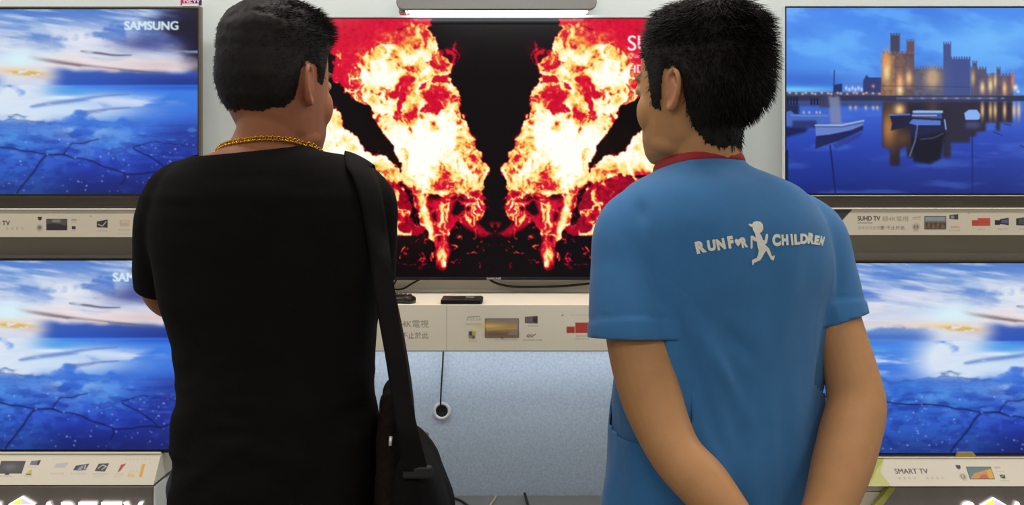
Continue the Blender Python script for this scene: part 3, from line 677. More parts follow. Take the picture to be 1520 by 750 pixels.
I.poly(((151, 688), (166, 687.5), (163, 700), (148, 699)), (50, 44, 50)); I.line(((152, 695), (157, 690), (163, 692), (158, 697)), 1.6, (196, 190, 186)); gl(I, 146, 704.5, 8, 1.9, .55); gl(I, 148, 708, 6, 1.7, .4)
I.poly(((184, 690), (191, 687.5), (186, 698), (182, 702)), (176, 34, 34)); I.line(((184, 694), (188, 692)), .8, (220, 120, 110)); gl(I, 179, 705, 5, 1.6, .5); gl(I, 178, 708.5, 4, 1.6, .4)
I.text('1', 211, 708, 19, (226, 160, 48), .95, sx=.9, bold=.05); I.text('No', 198, 708, 5.2, (220, 170, 60), .95, bold=.03); gl(I, 199, 701, 3, 3, .7, (214, 180, 110)); gl(I, 188, 682, 7, 2.2, .4, sp=2.6); gl(I, 82, 682, 3, 1.8, .35, sp=2.2)
shelf_unit('display_shelf', 'sloping cream display shelf with a gold number one, under the lower left television', 'shelf', -190, 239, 674, 720, Da, Db, I, lip=.005)
# lower right
I = Img(1262, 677, 1760, 722, 2, CARD)
I.poly(((1262, 677), (1312, 677), (1300, 700), (1311, 722), (1262, 722)), (172, 170, 62)); I.poly(((1296, 696), (1312, 680), (1302, 700), (1311, 722), (1280, 722)), (204, 200, 130), .75); I.poly(((1262, 722), (1280, 702), (1290, 722)), (196, 190, 120), .8)
I.text('SMART TV', 1322, 702.5, 7.8, (52, 44, 40), .95, sx=.93, bold=.02); gl(I, 1324, 711, 4, 3.4, .42, sp=2.2); gl(I, 1365, 711, 4, 3.4, .42, sp=2.2)
I.poly(((1414, 689), (1421, 689), (1421, 693), (1418, 696), (1415, 694)), (60, 50, 46)); I.glow(1420, 707, 3.6, 3.4, (84, 74, 50), .95); I.rect(1418.4, 704.5, 1421, 709, (200, 188, 150)); gl(I, 1418, 713, 3, 1.6, .5)
small_tv(I, 1429, 691.5, 1465.5, 711, (92, 124, 120)); I.poly(((1430, 710), (1438, 702), (1465, 694), (1465, 710)), (208, 140, 70)); I.poly(((1443, 710), (1447, 704), (1455, 703), (1457, 710)), (196, 90, 70)); I.poly(((1457, 698), (1465, 695), (1465, 710), (1458, 710)), (216, 168, 50), .9)
I.rect(1470, 691, 1479, 694.5, (196, 176, 150)); gl(I, 1471, 699.5, 5, 1.6, .4); I.poly(((1474, 704), (1482, 704), (1481, 710), (1475, 709.5)), (50, 46, 44)); I.line(((1475, 708), (1480, 705)), 1, (190, 180, 160)); gl(I, 1473, 714, 5, 1.6, .5)
I.glow(1519, 697, 5, 5, (214, 176, 130), .7); gl(I, 1514, 711, 5, 1.8, .4); I.line(((1262, 680.5), (1760, 680.5)), .7, (180, 168, 150))
shelf_unit('display_shelf', 'sloping cream display shelf with lime green corner, under the lower right television', 'shelf', 1262, 1760, 679.5, 722, Da, Db, I, lip=.001)
# middle
DC = 2.62
I = Img(380, 453, 1130, 522, 2, (242, 231, 209))
I.text('SUHD TV', 500, 488.5, 10.5, (60, 50, 46), .9, right=583, bold=.03); I.text('超4K電視', 591, 485.5, 8.6, (132, 122, 110), .85, right=636); gl(I, 520, 502, 3, 7, .6); I.text('要·不止於此', 566, 502, 7.0, (96, 86, 80), .8, right=636)
gl(I, 692, 476, 5, 3, .55); I.line(((694, 471), (712, 470)), 1.2, (160, 150, 138)); gl(I, 691, 482.5, 7, 2.2, .6)
for a, c in (((696, 492, 701, 500), (60, 60, 70)), ((701, 492, 706, 498), (210, 190, 60)), ((696, 498, 701, 503), (196, 150, 60)), ((701, 498, 705, 503), (80, 90, 130))): I.rect(*a, c, .95, .4)
gl(I, 696, 507.5, 4, 2, .6)
I.rect(720, 473, 770, 501.5, (70, 60, 54)); I.rect(721, 474, 769, 500.5, (196, 160, 104)); I.rect(721, 474, 769, 480, (150, 140, 140), .9, 1.5); I.glow(728, 484, 20, 4, (244, 206, 110), .95); I.rect(721, 492, 769, 501, (112, 92, 80), .8, 2); I.poly(((752, 497), (760, 490), (768, 488), (768, 498)), (170, 140, 130), .9); I.line(((722, 490), (768, 487)), 1, (230, 190, 120), .8); I.line(((743, 501), (747, 503)), 1, (90, 80, 70)); gl(I, 735, 505.5, 14, 1.6, .4)
I.poly(((779, 470.5), (798, 469), (798, 480.5), (779, 480)), (120, 112, 112)); I.poly(((791, 471), (798, 469.5), (798, 480), (791, 478)), (72, 56, 60)); gl(I, 784, 485, 5, 2, .5)
I.text('4K', 781, 501.5, 5.5, (90, 80, 70), .9, sx=1.1); I.line(((789, 500), (795, 496)), 1, (90, 80, 70)); gl(I, 777, 506, 9, 2, .6)
I.rect(841, 485, 853, 494.5, (190, 66, 58)); I.rect(854, 479, 876, 494.5, (200, 70, 60)); I.rect(880, 477, 905, 494.5, (196, 68, 58)); gl(I, 855, 500, 8, 2.2, .6); gl(I, 854, 504, 8, 1.8, .5); I.glow(835, 468, 1.2, 1, (110, 100, 92), .9); gl(I, 846, 468.5, 16, 1.5, .3)
I.line(((663, 454), (663, 522)), .7, (186, 176, 158)); I.line(((380, 521.4), (1130, 521.4)), 1.4, (134, 126, 114))
sh = shelf_unit('display_shelf', 'deep cream display shelf under the flame television with a printed sunset picture on its front', 'shelf', 380, 1130, 453, 522, DC, DC, I)

# LED strip under the middle shelf
zb = Z(522, DC)
ls = empty('led_strip', (X(735, 2.86), 2.86, zb-.012), 'thin white led strip fixed under the middle display shelf', 'light')
MB().box((X(440, 2.86), 2.84, zb-.010), (X(1040, 2.86), 2.88, zb), .002).build('housing', M['silver'], ls)
MB().box((X(444, 2.86), 2.848, zb-.014), (X(1036, 2.86), 2.872, zb-.009), .002).build('diffuser', M['ledb'], ls)

# wall light above the middle screen
wl = empty('wall_light', (X(736, 2.86), WALL, Z(4, 2.8)), 'wide grey wall light with a white glowing tube over the flame television', 'light')
zt, z0 = Z(-60, 2.78), Z(14, 2.78); xa, xb = X(588, 2.78), X(886, 2.78); r = .018
pts = [(xa, zt), (xb, zt)]+[(xb-r+r*math.cos(a), z0+r-r*math.sin(a)) for a in np.linspace(0, math.pi/2, 6)]+[(xa+r-r*math.sin(a), z0+r-r*math.cos(a)) for a in np.linspace(0, math.pi/2, 6)]
MB().prism(pts, 'y', 2.78, 2.80, .002).build('front_cover', mat('brushed_grey_metal', (150, 150, 146), .32, metal=.7, noise=.05, nscale=30, stretch=(20, 1, 1)), wl)
MB().box((xa+.012, 2.80, z0+.012), (xb-.012, WALL, zt-.01), .004).build('housing', M['white'], wl)
MB().box((X(606, 2.82), 2.812, z0+.001), (X(872, 2.82), 2.93, z0+.016), .003).build('lamp_tube', M['led'], wl)
MB().box((xa+.004, 2.80, z0-.006), (xa+.022, 2.84, z0+.02), .003).build('end_clip', M['silver'], wl)

# dark steel cases with lit letters
def letter_mb(s, x, y, h, D, sx=1.0, dep=.008, bold=.02):
    V, T = letters(s, bold); n = len(V); w0 = D/F
    A = [P(x+v[0]*h*sx, y-v[1]*h, D) for v in V]; B = [p+Vector((0, dep, 0)) for p in A]
    cnt = {}
    for t in T:
        for k in range(3):
            e = (t[k], t[(k+1) % 3]); cnt[e] = 1
    Fc = [tuple(t) for t in T]+[tuple(int(q)+n for q in t[::-1]) for t in T]+[(a, b, b+n, a+n) for a, b in cnt if (b, a) not in cnt]
    m = MB(); m.raw(A+B, Fc); return m
def sign_case(label, poly, D, words_, dia, back=WALL, edge=None):
    root = empty('sign_case', (sum(p[0] for p in poly)/len(poly), D+.12, 0), label, 'sign')
    MB().prism(poly, 'y', D, back, .003).build('case', M['steel'], root)
    if edge: MB().prism(edge, 'y', D-.002, back-.001, .001).build('lime_edge', mat('lime_edge', (176, 168, 82), .5, noise=.04, nscale=30), root)
    for s, x, h, sx in words_:
        letter_mb(s, x, 747+h, h, D-.009, sx).build('lit_letter', M['sign'], root)
    cx, cy, hw, hh = dia; q = lambda x, y: (X(x, D), Z(y, D))
    MB().prism([q(cx-hw-3, cy+hh), q(cx, cy-1.8), q(cx+hw+3, cy+hh), q(cx, cy+2*hh+2)], 'y', D-.007, D-.0005).build('logo_rim', M['sign'], root)
    MB().prism([q(cx-hw, cy+hh), q(cx, cy), q(cx-hw*.1, cy+hh)], 'y', D-.009, D-.0068).build('logo_facet', M['signY'], root)
    MB().prism([q(cx-hw*.08, cy+hh), q(cx, cy), q(cx+hw, cy+hh)], 'y', D-.009, D-.0068).build('logo_facet', M['signV'], root)
    MB().prism([q(cx-hw, cy+hh+.6), q(cx+hw, cy+hh+.6), q(cx, cy+hh*2)], 'y', D-.009, D-.0068).build('logo_facet', M['sign'], root)
    return root
DB = 2.835
sign_case('dark steel sign case with lit letters under the number one display shelf at far left', [(X(-190, DB), 0), (X(228, DB), 0), (X(228, DB), Z(721.5, DB)), (X(-190, DB), Z(721.5, DB))], DB,
          [('S', -18, 30, 1), ('A', 58, 30, .9), ('R', 88, 30, .95), ('T', 116, 30, 1), ('T', 150, 30, 1.1), ('V', 184, 30, 1)], (34, 738, 17, 10))
tr = MB().box((X(228.3, DB), DB-.003, 0), (X(232, DB), WALL, Z(722.5, DB)), .001).build('end_panel', M['white'], None, origin=(X(230, DB), DB+.1, 0))
tag(tr, 'narrow white upright panel beside the left lit sign case', 'panel')
sign_case('dark steel sign case with slanted lime edge and lit letters, under the lime cornered shelf', [(X(1240, DB), 0), (X(1760, DB), 0), (X(1760, DB), Z(723, DB)), (X(1330, DB), Z(723, DB)), (X(1310, DB), Z(751, DB)), (X(1240, DB), Z(850, DB))], DB,
          [('S', 1428, 30, 1), ('A', 1498, 30, .9), ('R', 1528, 30, .95), ('T', 1556, 30, 1), ('T', 1590, 30, 1.1), ('V', 1622, 30, 1)], (1474, 740, 17, 10), 2.858, [(X(1330, DB), Z(723, DB)), (X(1310, DB), Z(751, DB)), (X(1240, DB), Z(850, DB)), (X(1229, DB), Z(850, DB)), (X(1301, DB), Z(748, DB)), (X(1320, DB), Z(723, DB))])
cb = empty('side_cabinet', (X(1275, 2.86), 2.87, 0), 'cream cabinet between the blue shirt and the slanted right sign case', 'cabinet')
MB().box((X(1215, 2.862), 2.862, 0), (X(1420, 2.862), WALL, Z(730.5, 2.862)), .002).build('body', M['shelf'], cb)
MB().box((X(1213, 2.860), 2.860, Z(729.5, 2.860)), (X(1322, 2.852), WALL, Z(722.8, 2.852)), .0015).build('top', M['shelf'], cb)

# counter under the middle panel
ct = empty('counter', (X(735, 2.7), 2.7, 0), 'low dark grey counter under the pale blue panel with loose cables', 'counter')
zc = Z(735.5, 2.955)
MB().box((X(400, 2.955), 2.5, zc-.035), (X(1075, 2.955), 2.954, zc), .003).build('worktop', M['counter'], ct)
MB().box((X(410, 2.955), 2.54, .06), (X(1065, 2.955), 2.954, zc-.035), .003).build('body', M['shelf'], ct)
MB().box((X(420, 2.955), 2.58, 0), (X(1055, 2.955), 2.95, .06), .003).build('plinth', M['black'], ct)

# grommet and cables
g = P(656, 610, 2.955)
gr = empty('cable_grommet', g, 'round white cable grommet with black centre in the pale blue panel', 'grommet')
m = MB()
prof = [(.0235, 0), (.0245, -.004), (.0225, -.007), (.0175, -.0075), (.0160, -.004), (.0160, 0)]; V = []; n = 40
for k in range(n):
    a = 2*math.pi*k/n; V += [(g.x+r_*math.cos(a), g.y+y_, g.z+r_*math.sin(a)) for r_, y_ in prof]
L = len(prof); m.raw(V, [(k*L+j, ((k+1) % n)*L+j, ((k+1) % n)*L+(j+1) % L, k*L+(j+1) % L) for k in range(n) for j in range(L)])
m.build('ring', M['white'], gr, smooth=True)
m = MB(); m.prism([(g.x+.0165*math.cos(a), g.z+.0165*math.sin(a)) for a in np.linspace(0, 2*math.pi, 32, endpoint=False)], 'y', g.y-.003, g.y-.0002, .0006); m.build('brush_insert', M['matte'], gr)
def cable(label, pts, r, m, sub=6):
    q = spline(pts, sub); MB_ = MB(); MB_.tube(q, r, 8); o = MB_.build('cable', m, None, smooth=True, origin=pts[0]); return tag(o, label, 'cable')
cable('thin black cable hanging from the middle shelf down to the round grommet', [P(658, 521, 2.935), P(657, 545, 2.945), P(655, 575, 2.947), P(654, 600, 2.945), P(654.5, 610, 2.951)], .0022, M['matte'])
cable('black cable looping under the flame television towards the blue shirt', [P(724, 412, 2.93), P(735, 420, 2.93), P(760, 425.5, 2.93), P(800, 426, 2.93), P(840, 424.5, 2.93), P(875, 421, 2.93), P(930, 414, 2.93)], .0030, M['matte'])
cable('black cable curving under the flame television beside the shoulder strap', [P(628, 412, 2.93), P(612, 421, 2.93), P(600, 428, 2.93), P(590, 430, 2.93), P(578, 428, 2.93), P(560, 424, 2.93)], .0024, M['matte'])
cable('short black cable dropping straight under the television beside the shoulder strap', [P(590, 412, 2.935), P(586, 420, 2.935), P(581, 428, 2.935), P(577, 437, 2.935), P(572, 437.2, 2.90)], .0022, M['matte'])
zt_ = zc+.0035
def onc(px, py):                     # point on the counter top seen at this pixel
    D = (CAMZ-zt_)*F/(py-HOR); return P(px, py, D)
cable('black cable lying on the counter beside the shoulder bag', [onc(640, 741), onc(660, 738.5), onc(675, 740), onc(688, 746), onc(700, 756)], .0032, M['matte'])
cable('pale yellow cable lying on the counter in the middle', [onc(736, 737), onc(733, 743), onc(728, 750), onc(724, 762)], .0026, mat('pale_yellow_cable', (206, 196, 150), .5, noise=.03, nscale=50))
cable('thick black cable on the counter, rightmost of the counter cables', [P(779, 733, 2.945), onc(781, 740), onc(783, 747), onc(786, 760)], .0036, M['matte'])

# things standing on the middle shelf
zs = Z(453, DC)
bx = empty('media_box', (X(684, 2.69), 2.69, zs), 'flat black media box on the middle shelf', 'media box')
D0 = 2.632
MB().box((X(654, D0), D0, zs), (X(714, D0), D0+.098, zs+.0115), .002).build('case', M['black'], bx)
MB().box((X(690, D0), D0+.045, zs+.0114), (X(703, D0), D0+.080, zs+.0124), .0004).build('silver_label', M['silver'], bx)
MB().box((X(712, D0), D0+.005, zs+.002), (X(716, D0), D0+.09, zs+.0105), .001).build('end_cap', M['matte'], bx)
rm_ = empty('remote_control', (X(595, 2.68), 2.68, zs), 'black remote control lying on the middle shelf beside the shoulder strap', 'remote control')
ra = Vector((X(556, 2.68), 2.70, zs)); rb = Vector((X(614, 2.66), 2.655, zs))
rings = []
for t, wd, hh in ((0, .014, .008), (.06, .019, .014), (.35, .021, .016), (.65, .021, .017), (.9, .021, .019), (.97, .018, .016), (1, .012, .009)):
    rings.append((ra.lerp(rb, t), wd, hh))
d = (rb-ra).normalized(); sd = Vector((0, 0, 1)).cross(d).normalized(); V = []; n = 16
for c, wd, hh in rings:
    for k in range(n):
        a = 2*math.pi*k/n; cu, sv = math.cos(a), math.sin(a); V.append(c+sd*wd*abs(cu)**.6*(1 if cu > 0 else -1)+Vector((0, 0, hh*.5+hh*.5*abs(sv)**.6*(1 if sv > 0 else -1))))
Fc = [(i*n+k, i*n+(k+1) % n, (i+1)*n+(k+1) % n, (i+1)*n+k) for i in range(len(rings)-1) for k in range(n)]+[tuple(range(n))[::-1], tuple(range((len(rings)-1)*n, len(rings)*n))]
MB().raw(V, Fc).build('body', M['black'], rm_, smooth=True)
for t in (.5, .62, .74, .86):
    for s_ in (-.009, .009):
        c = ra.lerp(rb, t)+sd*s_; MB().box((c.x-.0045, c.y-.0035, c.z+.0145), (c.x+.0045, c.y+.0035, c.z+.0215), .0015).build('button', M['matte'], rm_)
# ------------------------------------------------------------------ people
class Vol:
    """closed shells that are fused into one continuous surface"""
    def __init__(s): s.V = []; s.F = []
    def add(s, V, Fc):
        b = len(s.V); s.V += [tuple(v) for v in V]; s.F += [tuple(int(i)+b for i in f) for f in Fc]
    def ell(s, c, r, R=None, nu=24, nv=14):
        V = []; Fc = []; R = R or Matrix.Identity(3); c = Vector(c)
        for j in range(1, nv):
            t = math.pi*j/nv
            for i in range(nu):
                p = 2*math.pi*i/nu; V.append(c+R @ Vector((r[0]*math.sin(t)*math.cos(p), r[1]*math.sin(t)*math.sin(p), r[2]*math.cos(t))))
        for j in range(nv-2):
            for i in range(nu): Fc.append((j*nu+i, (j+1)*nu+i, (j+1)*nu+(i+1) % nu, j*nu+(i+1) % nu))
        V.append(c+R @ Vector((0, 0, r[2]))); V.append(c-R @ Vector((0, 0, r[2]))); n = len(V)
        for i in range(nu):
            Fc.append((n-2, i, (i+1) % nu)); Fc.append((n-1, (nv-2)*nu+(i+1) % nu, (nv-2)*nu+i))
        s.add(V, Fc)
    def rings(s, rings, n=28, ex=2.0):
        """rings: (centre, u, v, ru, rv[, exponent])"""
        V = []; Fc = []
        for rg in rings:
            c, u, v, ru, rv = rg[:5]; e = rg[5] if len(rg) > 5 else ex; c = Vector(c)
            for k in range(n):
                a = 2*math.pi*k/n; ca, sa = math.cos(a), math.sin(a)
                V.append(c+Vector(u)*(ru*math.copysign(abs(ca)**(2/e), ca))+Vector(v)*(rv*math.copysign(abs(sa)**(2/e), sa)))
        L = len(rings)
        for i in range(L-1):
            for k in range(n): Fc.append((i*n+k, i*n+(k+1) % n, (i+1)*n+(k+1) % n, (i+1)*n+k))
        Fc.append(tuple(range(n))[::-1]); Fc.append(tuple(range((L-1)*n, L*n))); s.add(V, Fc)
    def limb(s, pts, sub=5, n=20, flat=1.0, side=None):
        """pts: (x, y, z, r); round tapered limb with rounded ends; flat squashes along the side vector"""
        Q = spline(pts, sub); C = [Vector(q[:3]) for q in Q]; R = [q[3] for q in Q]
        _, T = frames(C)
        C = [C[0]-T[0]*R[0]*.8, C[0]-T[0]*R[0]*.45]+C+[C[-1]+T[-1]*R[-1]*.45, C[-1]+T[-1]*R[-1]*.8]
        R = [R[0]*.5, R[0]*.86]+R+[R[-1]*.86, R[-1]*.5]; T = [T[0], T[0]]+T+[T[-1], T[-1]]
        u = Vector(side) if side is not None else (Vector((1, 0, 0)) if abs(T[0].x) < .8 else Vector((0, 1, 0))); rg = []
        for c, t, r in zip(C, T, R):
            u = (u-t*u.dot(t)).normalized(); rg.append((c, u, t.cross(u), r*flat, r))
        s.rings(rg, n)
    def fuse(s, voxel, smooth=6, fac=0.5):
        me = bpy.data.meshes.new('v'); me.from_pydata(s.V, [], s.F); me.update()
        bm = bmesh.new(); bm.from_mesh(me); bmesh.ops.recalc_face_normals(bm, faces=bm.faces[:]); bm.to_mesh(me); bm.free()
        o = bpy.data.objects.new('v', me); COL.objects.link(o)
        r = o.modifiers.new('r', 'REMESH'); r.mode = 'VOXEL'; r.voxel_size = voxel; r.adaptivity = 0
        if smooth:
            q = o.modifiers.new('s', 'SMOOTH'); q.factor = fac; q.iterations = smooth
        dg = bpy.context.evaluated_depsgraph_get(); dg.update()
        out = bpy.data.meshes.new_from_object(o.evaluated_get(dg)); bpy.data.objects.remove(o); bpy.data.meshes.remove(me)
        out.polygons.foreach_set('use_smooth', [True]*len(out.polygons)); return out
def verts(me):
    a = np.empty(len(me.vertices)*3, np.float32); me.vertices.foreach_get('co', a); return a.reshape(-1, 3).astype(float)
def normals(me):
    a = np.empty(len(me.vertices)*3, np.float32); me.vertex_normals.foreach_get('vector', a); return a.reshape(-1, 3).astype(float)
def put(me, V): me.vertices.foreach_set('co', V.astype(np.float32).ravel()); me.update()

def head_shells(vol, H):
    """H maps head coordinates (x right, y forward, z up, ears at z = 0) to the world"""
    R3 = H.to_3x3()
    sc = R3.col[0].length; Rn = Matrix([list(R3[i]) for i in range(3)]); Rn = Rn*(1/sc)
    def E(c, r, rot=None): vol.ell(H @ Vector(c), [q*sc for q in r], Rn @ rot if rot else Rn)
    def Lr(rgs, n=32): vol.rings([(H @ Vector((0, (f+b)/2, z)), R3.col[0], R3.col[1], hw, (f-b)/2, e) for z, f, b, hw, e in rgs], n)
    Lr([(-.117, .068, .020, .024, 2.2), (-.112, .081, .000, .040, 2.5), (-.098, .086, -.022, .053, 2.8), (-.075, .087, -.045, .063, 2.9), (-.050, .087, -.066, .068, 2.7), (-.020, .088, -.088, .0725, 2.7),
        (.010, .087, -.101, .075, 2.6), (.040, .092, -.106, .0765, 2.2), (.065, .091, -.104, .0755, 2.15), (.088, .080, -.094, .069, 2.1), (.106, .060, -.076, .055, 2.0), (.118, .036, -.052, .036, 2), (.124, .012, -.026, .014, 2)])
    E((0, .086, .032), (.050, .010, .009)); E((0, .086, -.020), (.011, .012, .026), Matrix.Rotation(-.25, 3, 'X')); E((0, .091, -.034), (.014, .010, .010))
    for s_ in (-1, 1):
        E((s_*.014, .086, -.037), (.008, .008, .006)); E((s_*.047, .059, -.028), (.0215, .022, .034)); E((s_*.050, .030, -.080), (.014, .030, .020), Matrix.Rotation(.25, 3, 'X')); E((s_*.033, .083, .012), (.015, .010, .011))
    E((0, .083, -.064), (.024, .008, .0055)); E((0, .082, -.074), (.021, .009, .006)); E((0, .080, -.102), (.018, .010, .012))
    for s_ in (-1, 1):                      # ears
        tilt = Matrix.Rotation(s_*.26, 3, 'Z') @ Matrix.Rotation(.16, 3, 'X')
        E((s_*.0785, -.012, .001), (.006, .015, .026), tilt)
        def e(u, v, o): return H @ (Vector((s_*.081, -.013, .0)) + tilt @ Vector((s_*o, u, v)))
        rim = [(.012, .004, .000), (.014, .017, .001), (.006, .029, .003), (-.007, .031, .005), (-.017, .021, .007), (-.019, .006, .007), (-.015, -.010, .006), (-.008, -.022, .004), (.002, -.030, .002), (.008, -.024, .000)]
        vol.limb([tuple(e(*q))+((.0048 if i < 7 else .0062)*sc,) for i, q in enumerate(rim)], 4, 10)
        vol.limb([tuple(e(*q))+(.0035*sc,) for q in ((.004, .016, .001), (-.006, .010, .003), (-.009, -.004, .003), (-.003, -.014, .002))], 4, 8)
        vol.limb([tuple(e(*q))+(.0042*sc,) for q in ((.013, -.004, .001), (.012, -.012, .001))], 3, 8)

def hand_shells(vol, wrist, d, nrm, side, curl, L=.185, spread=.10, thumb=1.0):
    """palm and five separate fingers; d: direction of the fingers, nrm: out of the back of the hand, side: towards the thumb"""
    d = Vector(d).normalized(); nrm = Vector(nrm); nrm = (nrm-d*nrm.dot(d)).normalized(); sd = Vector(side); sd = (sd-d*sd.dot(d)-nrm*sd.dot(nrm)).normalized(); k = L/.185
    w_ = Vector(wrist)
    vol.rings([(w_-d*.02*k, sd, nrm, .027*k, .020*k), (w_+d*.01*k, sd, nrm, .030*k, .017*k), (w_+d*.045*k, sd, nrm, .039*k, .015*k, 2.6), (w_+d*.080*k, sd, nrm, .041*k, .0125*k, 2.8), (w_+d*.094*k, sd, nrm, .037*k, .010*k, 2.6)], 20)
    for off, ln, a0 in ((.030, .072, .12), (.0105, .080, .03), (-.0095, .075, -.05), (-.029, .058, -.16)):
        p = w_+d*(.088 if abs(off) < .02 else .083)*k+sd*off*k; dirv = (d+sd*a0*spread*5).normalized(); pts = [tuple(p-dirv*.012*k)+(.0095*k,), tuple(p)+(.0092*k,)]; ang = 0
        for f, r, c in ((.46, .0085, curl), (.30, .0078, curl*1.1), (.24, .0068, curl*.7)):
            ang += c; q = dirv*math.cos(ang)-nrm*math.sin(ang); p = p+q*(ln*f*k); pts.append(tuple(p)+(r*k,))
        vol.limb(pts, 4, 12)
    p = w_+d*.022*k+sd*.028*k-nrm*.004*k; pts = [tuple(p)+(.0135*k,)]
    for q, l, r in ((d*.62+sd*.75*thumb-nrm*.25, .040, .0120), (d*.85+sd*.45*thumb-nrm*.35*(1+curl), .030, .0098), (d*.92+sd*.12*thumb-nrm*.5*(1+curl), .024, .0078)):
        p = p+q.normalized()*(l*k); pts.append(tuple(p)+(r*k,))
    vol.limb(pts, 4, 12)

def cut(bm, centre, radius, point, normal):
    """opens a garment: removes what lies beyond the plane within radius of centre"""
    c = Vector(centre)
    fs = [f for f in bm.faces if (f.calc_center_median()-c).length < radius]
    g = list({v for f in fs for v in f.verts})+list({e for f in fs for e in f.edges})+fs
    bmesh.ops.bisect_plane(bm, geom=g, plane_co=point, plane_no=normal, clear_outer=True, dist=1e-6)
def solidify(me, t):
    o = bpy.data.objects.new('v', me); COL.objects.link(o)
    m_ = o.modifiers.new('s', 'SOLIDIFY'); m_.thickness = t; m_.offset = -1
    dg = bpy.context.evaluated_depsgraph_get(); dg.update(); out = bpy.data.meshes.new_from_object(o.evaluated_get(dg))
    bpy.data.objects.remove(o); bpy.data.meshes.remove(me); out.polygons.foreach_set('use_smooth', [True]*len(out.polygons)); return out

skin_m = lambda n, c: mat(n, c, .52, spec=.35, attr='paint', noise=.05, nscale=35, bump=.12, bscale=500)
hair_m = mat('dark_hair', (24, 18, 15), .6, spec=.22, noise=.25, nscale=60)

def paint_skin(me, H, base, loc):
    V = verts(me)+np.array(loc); Hi = np.array(H.inverted()); q = V @ Hi[:3, :3].T+Hi[:3, 3]
    C = np.ones((len(V), 3))*np.array(base)/255.0
    hx, hy, hz = q[:, 0], q[:, 1], q[:, 2]; on = (np.abs(hx) < .12) & (np.abs(hy) < .14) & (hz > -.12) & (hz < .13)
    def m(mask, col, a):
        mm = (mask*on*a)[:, None]; C[:] = C*(1-mm)+np.array(col)/255.0*mm
    front = sstep(.06, .08, hy)
    m(front*np.exp(-(hx/.022)**4-((hz+.069)/.010)**4), (150, 82, 74), .8)
    for s_ in (-1, 1):
        m(front*np.exp(-((hx-s_*.034)/.020)**4-((hz-.034-.004*np.cos((hx-s_*.034)/.02))/.004)**4), (30, 22, 20), .85)
        m(front*np.exp(-((hx-s_*.033)/.014)**4-((hz-.012)/.0055)**4), (226, 218, 208), .9); m(front*np.exp(-((hx-s_*.033)/.0055)**4-((hz-.012)/.0055)**4), (28, 18, 14), 1)
        m(np.exp(-(((np.abs(hx)-.082)/.02)**2+((hy+.012)/.02)**2+(hz/.03)**2)), (176, 96, 78), .25)
    setcol(me, C)

